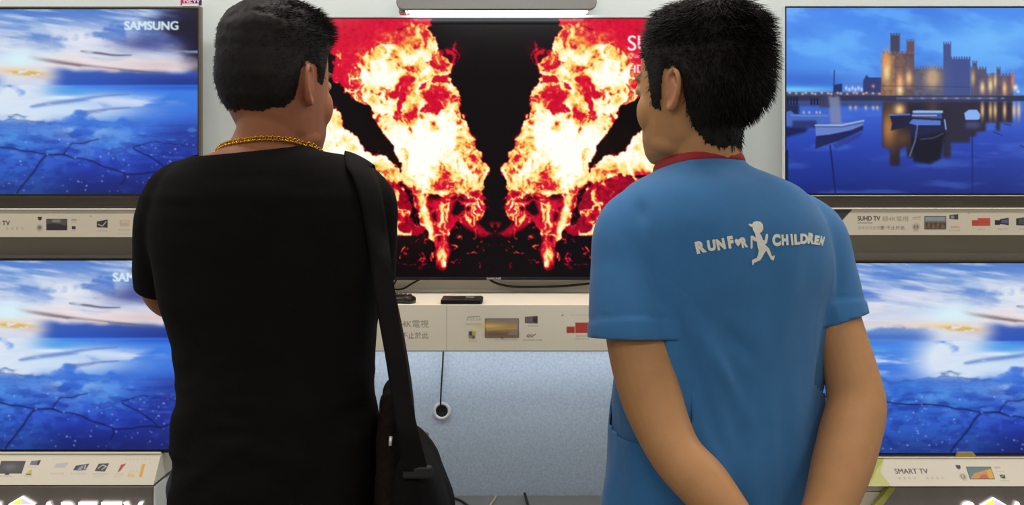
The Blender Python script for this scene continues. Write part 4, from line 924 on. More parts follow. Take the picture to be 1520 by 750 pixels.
def hair(H, body_me, loc, hairline, thick, parent, strands, length, flow, seed, wid=.0005, tuft=None):
    """hair as a close cap grown out of the scalp plus thin tapered strands"""
    Hi = np.array(H.inverted()); Hm = np.array(H)
    V = verts(body_me)+np.array(loc); N = normals(body_me)
    q = V @ Hi[:3, :3].T+Hi[:3, 3]
    lx, ly, lz = q[:, 0], q[:, 1], q[:, 2]
    hl = np.interp(ly, [a for a, b in hairline], [b for a, b in hairline])+(vn3(q*160, 3)-.5)*.012
    ear = ((np.abs(lx) > .0815) & (lz < .034) & (lz > -.045) & (ly > -.045) & (ly < .02))
    d = lz-hl; ok = (d > 0) & (np.abs(lx) < .115) & (np.abs(ly) < .14) & (lz < .15) & (lz > -.13) & ~ear
    F_ = np.empty(len(body_me.polygons)*4, np.int32); nf = np.array([len(p.vertices) for p in body_me.polygons])
    fl = [p.vertices[:] for p in body_me.polygons]
    keep = [f for f in fl if all(ok[i] for i in f)]
    used = sorted({i for f in keep for i in f}); idx = {v: k for k, v in enumerate(used)}
    U = np.array(used); Vh = V[U]; Nh = N[U]; qh = q[U]; dh = d[U]
    # thickness grows away from the hairline
    th = thick(qh)*sstep(-.002, .028, dh)
    bump = (vn3(qh*95, 5)-.5)*.5+(vn3(qh*210, 9)-.5)*.35
    Vc = Vh+Nh*(th*(1+bump*.42)+.0008)[:, None]
    me = mesh_np('hair', Vc-np.array(loc), [tuple(idx[i] for i in f) for f in keep], True)
    cap = me
    # strands
    rs = np.random.RandomState(seed); w_ = np.clip(th, .002, None)+.004*(dh < .02); pick = rs.choice(len(U), strands, p=w_/w_.sum())
    root = Vc[pick]-Nh[pick]*.003; n = Nh[pick]; ql = qh[pick]
    fw = flow(ql) @ Hm[:3, :3].T; fw /= np.linalg.norm(fw, axis=1)[:, None]+1e-9
    cl = np.stack([vn3(ql*75, 21)-.5, vn3(ql*75, 23)-.5, vn3(ql*75, 25)-.5], 1)*1.5
    cl2 = rs.normal(0, .16, (strands, 3))
    lift = (tuft(ql) if tuft is not None else np.full(strands, .4))[:, None]
    d0 = n*lift*1.6+fw*.9+cl*lift+cl2; d0 /= np.linalg.norm(d0, axis=1)[:, None]
    ln = length(ql)*rs.uniform(.55, 1.15, strands)*sstep(-.004, .02, dh[pick]+.006)
    d1 = d0+fw*.55+cl2*.6-np.array((0, 0, .18)); d1 /= np.linalg.norm(d1, axis=1)[:, None]
    pts = [root, root+d0*(ln*.35)[:, None], root+d0*(ln*.6)[:, None]+d1*(ln*.1)[:, None], root+d0*(ln*.6)[:, None]+d1*(ln*.42)[:, None]]
    rad = [wid, wid*.95, wid*.7, wid*.12]
    a = np.cross(d0, np.array((.3, .2, .93))); a /= np.linalg.norm(a, axis=1)[:, None]+1e-9; b = np.cross(d0, a)
    SV = []
    for p, r in zip(pts, rad):
        for k in range(3):
            an = 2*math.pi*k/3; SV.append(p+a*(r*math.cos(an))+b*(r*math.sin(an)))
    SV = np.stack(SV, 1).reshape(-1, 3)-np.array(loc)      # strand-major, 12 verts each
    base = (np.arange(strands)*12)[:, None]; Fq = []
    for i in range(3):
        for k in range(3): Fq.append(np.concatenate([base+i*3+k, base+i*3+(k+1) % 3, base+(i+1)*3+(k+1) % 3, base+(i+1)*3+k], 1))
    me2 = mesh_np('s', SV, np.concatenate(Fq, 0), True)
    bm = bmesh.new(); bm.from_mesh(cap); bm.from_mesh(me2); out = bpy.data.meshes.new('hair'); bm.to_mesh(out); bm.free()
    out.polygons.foreach_set('use_smooth', [True]*len(out.polygons))
    bpy.data.meshes.remove(me2); bpy.data.meshes.remove(cap)
    o = bpy.data.objects.new('hair', out); COL.objects.link(o); out.materials.append(hair_m); o.parent = parent
    return o

def person(label, floor, yaw, torso, legs_sp, build_arms, neck, H, skin, sleeves, hem, necks, folds, shirt_m, trousers_m, hand_fn, extra_shirt=None):
    """torso: shirt rings (photo row, left px, right px, half depth, y shift); everything else in world coordinates"""
    loc = Vector(floor); Rr = Vector((math.cos(yaw), math.sin(yaw), 0)); Ff = Vector((-math.sin(yaw), math.cos(yaw), 0)); D = loc.y
    rows = spline(torso, 5); T = []
    for py, xl, xr, b, sh in rows:
        wpx = (xr-xl)/2/F*D; c = P((xl+xr)/2, py, D)+Ff*sh
        a = math.sqrt(max(wpx**2-(b*math.sin(yaw))**2, .03**2))/abs(math.cos(yaw)); T.append((c, a, b))
    body = Vol()
    # torso inside the shirt
    body.rings([(c, Rr, Ff, max(a-.016, a*.86), max(b-.016, b*.82), 2.3) for c, a, b in T])
    hip = T[-1][0]
    for s_ in (-1, 1):
        hx = loc+Rr*(s_*.088); kn = loc+Rr*(s_*(.095))+Ff*.015; an = loc+Rr*(s_*legs_sp)
        body.limb([(hx.x, hx.y, .90, .088), (hx.x, hx.y, .78, .086), (kn.x*.5+hx.x*.5, kn.y*.5+hx.y*.5, .62, .070), (kn.x, kn.y, .48, .056), (kn.x, kn.y-.01, .36, .054), (an.x, an.y-.01, .20, .040), (an.x, an.y-.01, .09, .036)], 4, 18)
        ft = an+Ff*.05; body.limb([tuple(an+Ff*-.035+Vector((0, 0, .045)))+(.034,), tuple(an+Ff*.04+Vector((0, 0, .045)))+(.036,), tuple(an+Ff*.14+Vector((0, 0, .033)))+(.028,)], 4, 14)
    body.rings([(loc+Vector((0, 0, z)), Rr, Ff, a, b, 2.3) for z, a, b in ((.80, .10, .08), (.84, .15, .10), (.90, .165, .11), (1.0, .15, .10), (1.08, .14, .095))])
    body.limb(neck, 5, 24)
    head_shells(body, H)
    for arm in build_arms: body.limb(arm, 6, 22)
    hand_fn(body)
    me = body.fuse(.0034, 5); me.transform(Matrix.Translation(-loc))
    paint_skin(me, H, skin, loc)
    root = bpy.data.objects.new('person', me); COL.objects.link(root); root.location = loc
    me.materials.append(skin_m('skin', skin)); tag(root, label, 'person')
    # shirt
    sv = Vol(); sv.rings([(c, Rr, Ff, a, b, 2.35) for c, a, b in T], 40)
    for sl in sleeves: sv.limb(sl, 6, 26)
    sm = sv.fuse(.0062, 12)
    V = verts(sm); N = normals(sm); put(sm, V+N*folds(V, N)[:, None])
    bm = bmesh.new(); bm.from_mesh(sm)
    for sl, nn in zip(sleeves, hem['sleeves']):
        e = Vector(sl[-1][:3]); nn = Vector(nn).normalized(); r_ = sl[-1][3]
        ax = (e-Vector(sl[-2][:3])).normalized()
        def inside(f):
            q = f.calc_center_median()-e; return q.dot(ax) > -.045 and (q-ax*q.dot(ax)).length < r_*1.45 and q.length < r_*2.4
        fs = [f for f in bm.faces if inside(f)]
        g = list({v for f in fs for v in f.verts})+list({q for f in fs for q in f.edges})+fs
        bmesh.ops.bisect_plane(bm, geom=g, plane_co=e-nn*.004, plane_no=nn, dist=1e-6)
        bmesh.ops.delete(bm, geom=[f for f in bm.faces if inside(f) and (f.calc_center_median()-e+nn*.004).dot(nn) > 0], context='FACES')
    # the body of the shirt runs on inside the armholes
    tv0 = Vol(); tv0.rings([(c, Rr, Ff, a, b, 2.35) for c, a, b in T], 40); tm0 = tv0.fuse(.0062, 12)
    V = verts(tm0); N = normals(tm0); 
    near_ = np.min([np.linalg.norm(V-np.array(sl[-1][:3]), axis=1)/sl[-1][3] for sl in sleeves], axis=0)
    put(tm0, V+N*(folds(V, N, False)+.0005-.006*sstep(1.75, 2.5, near_))[:, None])
    keep0 = bmesh.new(); keep0.from_mesh(tm0); lo_, hi_ = T[len(T)//5][0].z, T[-1][0].z
    bmesh.ops.delete(keep0, geom=[f for f in keep0.faces if not any((f.calc_center_median()-Vector(sl[-1][:3])).length < sl[-1][3]*2.6 for sl in sleeves)], context='FACES')
    keep0.to_mesh(tm0); keep0.free(); bm.from_mesh(tm0); bpy.data.meshes.remove(tm0)
    for nv in necks[3:]: cut(bm, necks[0], necks[1], necks[2], nv)
    zc_ = T[-1][0].z+.012
    bmesh.ops.bisect_plane(bm, geom=bm.verts[:]+bm.edges[:]+bm.faces[:], plane_co=(0, 0, zc_), plane_no=(0, 0, -1), clear_outer=True, dist=1e-6)
    # neckline loop for a collar band
    loop = [v.co.copy() for v in {v for e in bm.edges if e.is_boundary for v in e.verts} if (v.co-Vector(necks[0])).length < necks[1] and abs((v.co-Vector(necks[2])).dot(Vector(necks[3]).normalized())) < .004]
    bm.to_mesh(sm); bm.free()
    bvh = BVHTree.FromPolygons([v.co[:] for v in sm.vertices], [p.vertices[:] for p in sm.polygons])
    sm = solidify(sm, .0016); sm.transform(Matrix.Translation(-loc))
    so = bpy.data.objects.new('tshirt', sm); COL.objects.link(so); so.parent = root; sm.materials.clear(); sm.materials.append(shirt_m)
    # trousers
    tv = Vol()
    tv.rings([(loc+Vector((0, 0, z)), Rr, Ff, a, b, 2.4) for z, a, b in ((.775, .11, .09), (.82, .168, .116), (.88, .176, .122), (.95, .168, .118), (1.0, .158, .112))], 32)
    for s_ in (-1, 1):
        hx = loc+Rr*(s_*.09); kn = loc+Rr*(s_*.097)+Ff*.012; an = loc+Rr*(s_*legs_sp)
        tv.limb([(hx.x, hx.y, .86, .098), (hx.x, hx.y, .74, .098), (kn.x, kn.y, .50, .080), (kn.x, kn.y-.01, .34, .072), (an.x, an.y-.005, .16, .064), (an.x, an.y-.005, .07, .064)], 5, 22)
    tm = tv.fuse(.008, 8); V = verts(tm); N = normals(tm); put(tm, V+N*((vn3(V*np.array((14, 14, 26)), 41)-.5)*.010)[:, None])
    tm.transform(Matrix.Translation(-loc)); to = bpy.data.objects.new('trousers', tm); COL.objects.link(to); to.parent = root; tm.materials.append(trousers_m)
    for s_ in (-1, 1):
        an = loc+Rr*(s_*legs_sp); q = Vol()
        q.rings([(an+Ff*y+Vector((0, 0, z)), Rr, Vector((0, 0, 1)), a, b, 3) for y, z, a, b in ((-.085, .034, .020, .020), (-.078, .044, .034, .040), (-.03, .050, .041, .048), (.04, .046, .044, .044), (.11, .036, .049, .034), (.16, .030, .045, .027), (.185, .027, .030, .022), (.192, .026, .014, .014))], 24)
        q.limb([tuple(an+Ff*-.02+Vector((0, 0, .06)))+(.045,), tuple(an+Ff*-.01+Vector((0, 0, .10)))+(.046,)], 3, 18)
        qm = q.fuse(.005, 4); V = verts(qm); V[:, 2] = np.maximum(V[:, 2], .001); put(qm, V); qm.transform(Matrix.Translation(-loc))
        qo = bpy.data.objects.new('shoe', qm); COL.objects.link(qo); qo.parent = root; qm.materials.append(M['matte'])
    return root, me, so, bvh, loop, loc

def headmat(ear_px, ear_py, D, yaw, sc, pitch=0.0, roll=0.0):
    c = P(ear_px, ear_py, D)
    return Matrix.Translation(c) @ Matrix.Rotation(yaw, 4, 'Z') @ Matrix.Rotation(roll, 4, 'Y') @ Matrix.Rotation(pitch, 4, 'X') @ Matrix.Scale(sc, 4)
def L4(px, py, D, r): return tuple(P(px, py, D))+(r,)

def pushdir(V, c, axis, wid, ln, amp, dirn=None):
    """one fold: a ridge through c along axis"""
    ax = np.array(axis, float); ax /= np.linalg.norm(ax); q = V-np.array(c); t = q @ ax; r = np.linalg.norm(q-t[:, None]*ax, axis=1)
    return amp*np.exp(-(r/wid)**2)*np.exp(-(t/ln)**2)

# ---- the man in the black T-shirt (left)
H1 = headmat(410, 131, 1.95, math.radians(-31), 1.055, pitch=math.radians(-3))
f1 = Vector((X(408, 1.95), 1.95, 0))
t1 = [(205, 340, 446, .062, -.005), (222, 318, 470, .075, -.005), (236, 280, 528, .092, -.006), (262, 246, 562, .108, -.006), (300, 228, 572, .122, -.004), (350, 224, 572, .130, 0), (400, 229, 568, .130, .004), (450, 238, 561, .128, .008), (500, 253, 556, .126, .010),
      (545, 262, 553, .126, .008), (600, 262, 556, .128, .004), (650, 257, 562, .130, 0), (700, 256, 567, .132, 0), (760, 255, 572, .132, 0), (815, 256, 572, .130, 0)]
arm1 = [[L4(262, 285, 1.95, .048), L4(250, 335, 1.97, .048), L4(240, 385, 2.02, .045), L4(240, 425, 2.07, .041), L4(262, 445, 2.115, .040), L4(320, 443, 2.15, .036), L4(400, 425, 2.165, .028)],
        [L4(530, 285, 1.95, .048), L4(541, 335, 1.97, .048), L4(549, 375, 2.02, .045), L4(552, 408, 2.07, .041), L4(540, 425, 2.12, .040), L4(480, 412, 2.17, .036), L4(400, 400, 2.195, .028)]]
sl1 = [[L4(285, 275, 1.95, .050), L4(254, 300, 1.955, .056), L4(246, 345, 1.97, .056), L4(241, 390, 2.02, .053), L4(239, 426, 2.06, .050)],
       [L4(505, 272, 1.95, .050), L4(537, 300, 1.955, .058), L4(544, 345, 1.97, .056), L4(547, 380, 2.01, .053), L4(548, 412, 2.055, .050)]]
def folds1(V, N, hems=True):
    p = V*np.array((9, 7, 30)); d = (vn3(p+vn3(V*6, 2)[:, None]*2.5, 7)-.5)*.010*sstep(1.15, 1.0, V[:, 2])
    d += (vn3(V*np.array((16, 10, 60)), 11)-.5)*.006*np.exp(-((V[:, 2]-.98)/.10)**2)
    d += (vn3(V*np.array((11, 8, 16)), 13)-.5)*.008
    d += (vn3(V*np.array((7, 7, 55)), 17)-.5)*.004*np.exp(-((V[:, 2]-1.37)/.05)**2)
    return d
blk = mat('black_cotton', (17, 14, 13), .9, spec=.12, noise=.10, nscale=25, bump=.35, bscale=900)
def hands1(vol):
    hand_shells(vol, P(402, 425, 2.165), (1, .05, .05), (0, 1, .2), (0, .1, 1), .35)
    hand_shells(vol, P(402, 400, 2.195), (-1, -.1, -.15), (0, 1, .1), (0, .1, 1), .35)
nc1 = P(379, 221, 1.95)
m1 = person('man in black t-shirt seen from behind with gold chain, arms folded, head turned right', f1, math.radians(-3), t1, .11, arm1,
    [L4(392, 262, 1.965, .072), L4(394, 232, 1.955, .066), L4(402, 205, 1.945, .0625), L4(408, 175, 1.94, .061), L4(412, 150, 1.94, .058)], H1, (160, 100, 68), sl1,
    dict(sleeves=[(-.15, .45, -1), (.1, .45, -1)]), (nc1, .135, nc1, (-.10, -.10, 1), (-.10, .45, 1)), folds1, blk, mat('black_denim', (24, 24, 28), .85, noise=.1, nscale=60, bump=.3, bscale=700), hands1)
hl1 = [(-.14, -.046), (-.07, -.046), (-.045, -.040), (-.032, -.028), (-.026, .020), (-.012, .036), (.010, .034), (.016, .018), (.018, .004), (.034, .004), (.040, .030), (.052, .048), (.066, .070), (.12, .078)]
def thick1(q): return .0045+.020*sstep(.05, .12, q[:, 2])+.006*sstep(.03, .09, q[:, 1])*sstep(.05, .09, q[:, 2])
hair(H1, m1[1], m1[5], hl1, thick1, m1[0], 9000, lambda q: .008+.016*sstep(.06, .11, q[:, 2])*sstep(-.02, .07, q[:, 1])+.005*sstep(.06, .12, q[:, 2]), lambda q: np.stack([q[:, 0]*3, np.where(q[:, 2] > .07, .10, -.02)+0*q[:, 1], -.16+q[:, 2]*1.4], 1), 3, wid=.0005, tuft=lambda q: .22+0*q[:, 0])

# gold chain: links laid round the neck
def ring_band(c, u, v, a, b, r, n, phase=0): pass
ch = MB(); ctr = P(392, 221, 1.945); bm_pts = []
bb = BVHTree.FromPolygons([(v.co+m1[5])[:] for v in m1[1].vertices], [p.vertices[:] for p in m1[1].polygons])
nn = Vector((-.03, .24, 1)).normalized(); uu = Vector((1, 0, .03)).normalized(); vv = nn.cross(uu)
ring = []
for k in range(96):
    a = 2*math.pi*k/96; dr = uu*math.cos(a)+vv*math.sin(a); h = bb.ray_cast(ctr+dr*.25+Vector((0, 0, 0)), -dr, .25)
    ring.append(h[0]+dr*.0030 if h[0] is not None else ctr+dr*.06)
for k in range(96):
    p0, p1 = ring[k], ring[(k+1) % 96]; t = (p1-p0).normalized(); mid = (p0+p1)/2; o_ = (mid-ctr); o_ = (o_-t*o_.dot(t)).normalized(); s_ = t.cross(o_); hw = (p1-p0).length*.62
    tw = .5 if k % 2 else -.5; s2 = s_*math.cos(tw)+o_*math.sin(tw)
    ch.tube([mid+t*hw*math.cos(a)+s2*.0040*math.sin(a) for a in np.linspace(0, 2*math.pi, 9)], .0016, 6)
ch.build('necklace', mat('gold_chain_metal', (214, 160, 52), .25, metal=.9, noise=.05, nscale=200), m1[0], smooth=True)['label'] = 'gold chain'

# ---- the man in the blue T-shirt (right)
H2 = headmat(1031, 140, 1.95, math.radians(48), 1.06, pitch=math.radians(-2))
f2 = Vector((X(1068, 1.95), 1.95, 0)); yw2 = math.radians(22)
t2 = [(215, 998, 1092, .058, -.002), (232, 994, 1096, .062, -.003), (246, 986, 1106, .068, -.005), (258, 966, 1136, .082, -.007), (280, 926, 1188, .104, -.010), (320, 908, 1219, .122, -.012), (360, 905, 1230, .128, -.010), (410, 908, 1236, .128, -.006), (460, 912, 1236, .126, 0), (510, 915, 1233, .124, .004), (560, 914, 1230, .122, .006),
      (620, 907, 1228, .124, .004), (680, 902, 1230, .126, 0), (730, 894, 1234, .128, 0), (780, 886, 1238, .130, 0), (815, 882, 1240, .130, 0)]
arm2 = [[L4(935, 345, 1.90, .054), L4(942, 430, 1.88, .056), L4(950, 510, 1.85, .0555), L4(966, 585, 1.82, .0515), L4(986, 640, 1.79, .0455), L4(1008, 680, 1.765, .0425), L4(1043, 718, 1.735, .0425), L4(1082, 766, 1.705, .036), L4(1118, 812, 1.685, .029)],
        [L4(1200, 365, 2.01, .054), L4(1226, 440, 1.99, .049), L4(1247, 500, 1.965, .046), L4(1262, 550, 1.94, .047), L4(1271, 600, 1.915, .051), L4(1262, 645, 1.88, .0525), L4(1247, 700, 1.83, .049), L4(1226, 760, 1.775, .040), L4(1190, 822, 1.725, .030)]]
sl2 = [[L4(975, 318, 1.92, .058), L4(938, 345, 1.90, .066), L4(934, 400, 1.885, .068), L4(934, 455, 1.865, .069), L4(935, 506, 1.852, .070)],
       [L4(1160, 318, 2.00, .058), L4(1198, 350, 2.01, .066), L4(1220, 400, 2.005, .062), L4(1234, 440, 1.995, .058), L4(1243, 480, 1.98, .055)]]
def folds2(V, N, hems=True):
    z, x = V[:, 2], V[:, 0]; d = 0
    d = d+(vn3(V*np.array((30, 20, 5)), 3)-.5)*.018*sstep(1.25, 1.0, z)
    d = d+(vn3(V*np.array((13, 9, 6))+vn3(V*9, 4)[:, None]*1.2, 5)-.5)*.008
    # creases running from the left armpit across the back and down
    a = np.array(P(985, 420, 1.84))
    for k, (dx, dz, am, of) in enumerate(((.10, -.30, -.006, 0), (.16, -.26, .006, .02), (.22, -.20, -.005, .045), (.04, -.34, .007, -.02))):
        d = d+pushdir(V, a+np.array((dx*.5+of*.3, -.02, dz*.5)), (dx, 0, dz), .013, .14, am*1.6)
    for k, (px, py, ax, am, ln) in enumerate(((940, 400, (.5, 0, -.8), .004, .06), (960, 420, (.55, 0, -.7), -.005, .06), (915, 450, (.3, 0, -.9), .003, .05), (985, 380, (.42, 0, -.85), -.010, .10), (1000, 440, (.15, 0, -1), .006, .07), (930, 455, (.5, 0, -.7), -.004, .05))):
        d = d+pushdir(V, np.array(P(px, py, 1.83)), ax, .012, ln, am)
    b = np.array(P(1215, 400, 1.93))
    for dx, dz, am, of in ((-.02, -.3, -.006, 0), (-.06, -.3, .005, -.02), (.03, -.25, .004, .02)): d = d+pushdir(V, b+np.array((dx*.5+of, 0, dz*.5)), (dx, 0, dz), .011, .13, am*1.5)
    # hems of the sleeves
    for sl in sl2:
        e = np.array(sl[-1][:3]); t = np.array(sl[-1][:3])-np.array(sl[-2][:3]); t /= np.linalg.norm(t); q = V-e; s_ = q @ t; rad = np.linalg.norm(q-np.outer(q @ t, t), axis=1); near = hems*(np.linalg.norm(q, axis=1) < .13)*(rad < sl[-1][3]*1.28)*(rad > sl[-1][3]*.6)
        d = d+near*(sstep(-.034, -.031, s_)*.0020-np.exp(-((s_+.032)/.003)**2)*.0022)
    return d
blue = mat('blue_sports_jersey', (54, 112, 166), .78, spec=.3, noise=.03, nscale=40, bump=.25, bscale=1400, sheen=.15)
def hands2(vol):
    hand_shells(vol, P(1122, 816, 1.683), (.8, -.25, -.75), (.1, -1, .2), (.7, -.1, .7), .45)
    hand_shells(vol, P(1186, 828, 1.722), (-.75, -.55, -.7), (-.2, -1, .3), (-.6, -.1, .8), .55)
nc2 = P(1046, 246, 1.95)
m2 = person('man in blue t-shirt with white chest wide print on the back, hands clasped behind him', f2, yw2, t2, .11, arm2,
    [L4(1050, 275, 1.965, .074), L4(1048, 250, 1.955, .068), L4(1045, 220, 1.945, .064), L4(1042, 185, 1.94, .062), L4(1040, 160, 1.94, .058)], H2, (182, 130, 84), sl2,
    dict(sleeves=[(-.02, -.10, -1), (.28, -.10, -1)]), (nc2, .125, nc2, (-.09, .24, 1)), folds2, blue, mat('grey_cotton_trousers', (52, 54, 62), .85, noise=.1, nscale=60, bump=.3, bscale=700), hands2)
m2[0]['label'] = 'man in blue t-shirt with white running child print on his back, hands behind him'
hl2 = [(-.14, -.094), (-.06, -.094), (-.044, -.088), (-.032, -.062), (-.026, .015), (-.012, .036), (.008, .034), (.014, .010), (.018, -.030), (.036, -.024), (.044, .030), (.054, .052), (.070, .066), (.12, .074)]
def thick2(q):
    return .004+.022*sstep(.07, .12, q[:, 2])*(1-.85*sstep(.01, .075, q[:, 1]))+.018*sstep(.0, -.09, q[:, 1])*sstep(-.085, .02, q[:, 2])
def flow2(q):
    c = q-np.array((0, -.05, .12)); c[:, 2] = -.35*np.abs(c[:, 2])-.02-.9*sstep(.06, -.06, q[:, 2])*.12; return c
hair(H2, m2[1], m2[5], hl2, thick2, m2[0], 11000, lambda q: .012+.018*sstep(.06, .11, q[:, 2])*(1-.7*sstep(.01, .07, q[:, 1]))+.016*sstep(-.04, -.10, q[:, 1]), flow2, 5, wid=.0007, tuft=lambda q: .05+.26*sstep(.085, .125, q[:, 2])+.42*sstep(-.05, -.10, q[:, 1])*sstep(.02, .06, q[:, 2]))

# red ribbed collar
lp = m2[4]; cc = sum(lp, Vector())/len(lp); nn = Vector((-.09, .24, 1)).normalized(); uu = Vector((1, 0, .09)).normalized(); vv = nn.cross(uu)
ag = sorted((math.atan2((p-cc).dot(vv), (p-cc).dot(uu)), (p-cc).length, (p-cc).dot(nn)) for p in lp); A_ = np.array(ag)
V = []; n = 72
for k in range(n):
    a = -math.pi+2*math.pi*k/n; r = np.interp(a, A_[:, 0], A_[:, 1], period=2*math.pi); dr = uu*math.cos(a)+vv*math.sin(a)
    for dr_, dn in ((.0012, -.006), (.0022, .000), (.0004, .008), (-.0040, .0150), (-.0062, .0150), (-.0030, .006), (-.0016, -.006)): V.append(cc+dr*(r+dr_)+nn*dn)
K = 7; MB().raw(V, [(k*K+j, ((k+1) % n)*K+j, ((k+1) % n)*K+(j+1) % K, k*K+(j+1) % K) for k in range(n) for j in range(K)]).build('collar', mat('red_rib_knit', (150, 30, 34), .8, noise=.05, nscale=60, bump=.3, bscale=600), m2[0], smooth=True)['label'] = 'red collar'

# white print on the back
def on_shirt(px, py, lift=.0012):
    o_ = Vector((0, 0, CAMZ)); d = (P(px, py, 1.0)-o_).normalized(); h = m2[3].ray_cast(o_, d); 
    if h[0] is None: return None
    nrm = h[1] if h[1].y < 0 else -h[1]; return h[0]+nrm*lift
pm = MB()
def stamp(U, T):
    W = [on_shirt(*u) for u in U]
    for t in T:
        if all(W[i] is not None for i in t): pm.raw([W[i] for i in t], [(0, 1, 2)])
zx = lambda x: 1010+x/6.609
zy = lambda y: 310+y/6.609
for chx, cx, cy, h, wd, rot in (('R', 197, 375, 122, 100, 13), ('U', 303, 360, 110, 82, 8), ('N', 394, 348, 112, 84, 12), ('F', 489, 328, 122, 56, 10), ('R', 622, 330, 104, 62, 10),
                              ('C', 938, 308, 120, 82, 4), ('H', 1022, 306, 106, 66, 3), ('I', 1090, 302, 112, 20, 6), ('L', 1140, 302, 104, 54, 3), ('D', 1208, 294, 100, 74, 0), ('R', 1278, 292, 108, 66, -6), ('E', 1332, 308, 92, 46, -10), ('N', 1382, 316, 92, 40, -14)):
    V_, T_ = letters(chx, .10); lo, hi = V_.min(0), V_.max(0); U = (V_-(lo+hi)/2)/(hi-lo)*np.array((wd, h)); a = math.radians(rot)
    # letters lean so that their feet follow the rising line
    U = np.stack((U[:, 0]*math.cos(a)-U[:, 1]*math.sin(a), U[:, 0]*math.sin(a)+U[:, 1]*math.cos(a)), 1)
    U = np.stack((zx(cx+U[:, 0]), zy(cy-U[:, 1])), 1); stamp(U, T_)
def fill(poly):
    from mathutils.geometry import tessellate_polygon
    T_ = tessellate_polygon([[Vector((p[0], p[1], 0)) for p in poly]]); stamp([(zx(p[0]), zy(p[1])) for p in poly], [t[:] for t in T_])
fill([(562, 372), (536, 338), (528, 312), (538, 296), (552, 296), (561, 308), (572, 294), (588, 294), (594, 310), (586, 340)])
fill([(700, 176), (690, 180), (664, 158), (668, 146), (684, 150), (700, 152), (714, 130), (748, 122), (784, 130), (806, 160), (810, 196), (796, 226), (774, 240), (790, 262), (806, 306), (824, 312), (834, 248), (852, 246), (856, 270), (846, 334), (826, 350), (838, 362),
      (868, 392), (890, 458), (906, 468), (912, 456), (922, 462), (912, 504), (890, 504), (876, 484), (838, 414), (826, 424), (802, 470), (778, 506), (740, 522), (718, 532), (710, 556), (698, 548), (696, 508), (716, 492), (744, 484), (756, 452), (764, 414), (752, 372), (746, 322), (722, 318), (704, 300), (704, 380), (692, 396), (684, 384), (684, 268), (704, 262), (736, 286), (728, 244), (710, 214)])
bmesh.ops.remove_doubles(pm.bm, verts=pm.bm.verts[:], dist=1e-5)
pr = pm.build('shirt_print', mat('white_screen_print', (232, 228, 214), .6, noise=.04, nscale=120), m2[2]); pr['label'] = 'white lettering and running child'

# ---- shoulder bag
bag = empty('shoulder_bag', P(615, 820, 1.92), 'black shoulder bag hanging by a wide strap from the man in black', 'bag')
bag_m = mat('black_nylon', (12, 9, 9), .85, spec=.15, noise=.12, nscale=60, bump=.4, bscale=420); strap_m = mat('black_webbing', (18, 14, 13), .85, spec=.15, noise=.08, nscale=40, bump=.5, bscale=500, stretch=(1, 1, 6))
v = Vol(); Db = 1.93
v.rings([(P((a+b)/2, y, Db), (1, 0, 0), (0, 1, 0), (b-a)/2/F*Db, dp, 3.2) for y, a, b, dp in ((646, 584, 616, .07), (656, 578, 628, .11), (668, 574, 640, .125), (684, 571, 650, .13), (715, 567, 660, .138), (755, 565, 670, .14), (810, 566, 676, .14), (860, 570, 674, .135), (880, 576, 664, .12))], 40)
bgm = v.fuse(.006, 5); V = verts(bgm); N = normals(bgm); put(bgm, V+N*((vn3(V*np.array((30, 18, 22)), 61)-.5)*.010)[:, None]); link('body', bgm, bag_m, bag)
v = Vol(); v.rings([(P((a+b)/2, y, Db-.02), (1, 0, 0), (0, 1, 0), (b-a)/2/F*Db, dp, 2.6) for y, a, b, dp in ((566, 574, 590, .03), (578, 569, 600, .075), (610, 565, 604, .10), (680, 562, 606, .115), (750, 560, 608, .12), (830, 562, 606, .115), (850, 568, 600, .10))], 32)
pk = v.fuse(.006, 5); V = verts(pk); N = normals(pk); put(pk, V+N*((vn3(V*26, 63)-.5)*.012)[:, None]); link('side_pocket', pk, mat('dark_brown_mesh_cloth', (26, 17, 15), .9, spec=.12, noise=.35, nscale=120, bump=.6, bscale=260), bag)
m = MB(); q = P(596, 704, 1.80)
m.box(P(597, 712, 1.792), P(642, 690, 1.806), .004); m.build('strap_keeper', M['matte'], bag)
m = MB(); m.tube([P(580, 648, 1.795), P(579, 662, 1.793)], .0028, 8); m.build('zip_pull', M['logo'], bag, smooth=True)
m = MB(); m.box(P(606, 690, 2.0), P(637, 640, 2.012), .005); m.build('leather_tab', mat('brown_leather', (122, 84, 66), .6, noise=.08, nscale=50), bag)
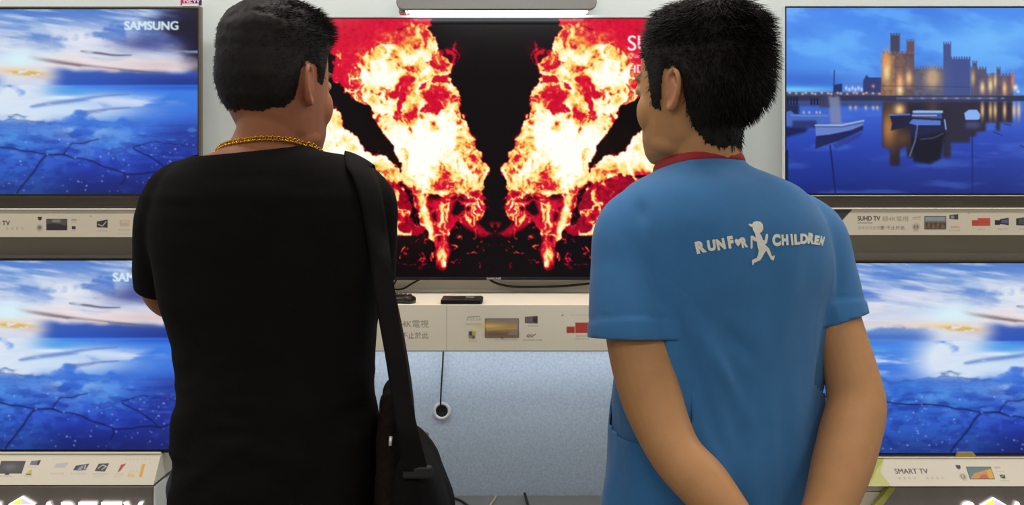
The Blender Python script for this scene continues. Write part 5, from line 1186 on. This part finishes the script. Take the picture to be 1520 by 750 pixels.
# strap: over the shoulder, down the back side to the bag, and down the chest side
path = []
bs = m1[3]
def back(px, py, fall):
    o_ = Vector((0, 0, CAMZ)); d = (P(px, py, 1.0)-o_).normalized(); h = bs.ray_cast(o_, d); 
    p = h[0] if h[0] is not None else P(px, py, fall); return p+Vector((0, -.004, 0)) if h[0] is not None else p
L_ = [(514, 246), (524, 266), (535, 300), (543, 345), (549, 385), (555, 430), (563, 480), (572, 530), (581, 590), (590, 645), (598, 700)]
R_ = [(553, 250), (562, 272), (569, 304), (575, 345), (580, 385), (586, 430), (593, 480), (600, 530), (610, 590), (622, 645), (636, 700)]
NW = 7; rows_ = []
def top(x, y):                       # highest point of the shirt at this place
    h = bs.ray_cast(Vector((x, y, 1.9)), Vector((0, 0, -1))); return h[0]+Vector((0, 0, .005)) if h[0] is not None and h[0].z > 1.30 else None
for z_, y_, x_ in ((.93, 2.0, 610), (1.02, 2.05, 598), (1.14, 2.08, 577), (1.28, 2.09, 548)):
    rows_.append([Vector((X(x_, 1.95), y_+.045*(1-j/(NW-1)), z_)) for j in range(NW)])
for y_ in (2.04, 2.01, 1.98, 1.95, 1.92):
    r_ = [top(X(515+39*j/(NW-1), 1.95), y_) for j in range(NW)]
    if all(q is not None for q in r_): rows_.append(r_)
ylast = 1.84
for k, (a, b) in enumerate(zip(L_, R_)):
    r_ = []
    for j in range(NW):
        px, py = a[0]+(b[0]-a[0])*j/(NW-1), a[1]+(b[1]-a[1])*j/(NW-1)
        o_ = Vector((0, 0, CAMZ)); dd = (P(px, py, 1.0)-o_).normalized(); h = bs.ray_cast(o_, dd)
        if k < 4 and h[0] is not None: r_.append(h[0]-dd*.006)
        else: r_.append(None)
    if k < 4:
        ys = [q.y for q in r_ if q is not None]; my = sum(ys)/len(ys) if ys else 1.86
        r_ = [q if q is not None else P(a[0]+(b[0]-a[0])*j/(NW-1), a[1]+(b[1]-a[1])*j/(NW-1), my) for j, q in enumerate(r_)]; ylast = my
    else:
        y = ylast+(1.795-ylast)*min(1, (k-3)/6.0)-.004
        r_ = [P(a[0]+(b[0]-a[0])*j/(NW-1), a[1]+(b[1]-a[1])*j/(NW-1), y+.006*j/(NW-1)) for j in range(NW)]
    rows_.append(r_)
cols_ = [spline([tuple(r_[j]) for r_ in rows_], 6) for j in range(NW)]; n = len(cols_[0])
V = [cols_[j][i] for i in range(n) for j in range(NW)]; wdt = NW
sm_ = mesh_np('strap', V, [(i*wdt+j, i*wdt+j+1, (i+1)*wdt+j+1, (i+1)*wdt+j) for i in range(n-1) for j in range(wdt-1)], True)
o_ = bpy.data.objects.new('v', sm_); COL.objects.link(o_); md = o_.modifiers.new('s', 'SOLIDIFY'); md.thickness = .003; md.offset = 0
dg = bpy.context.evaluated_depsgraph_get(); dg.update(); sm2 = bpy.data.meshes.new_from_object(o_.evaluated_get(dg)); bpy.data.objects.remove(o_)
link('strap', sm2, strap_m, bag)
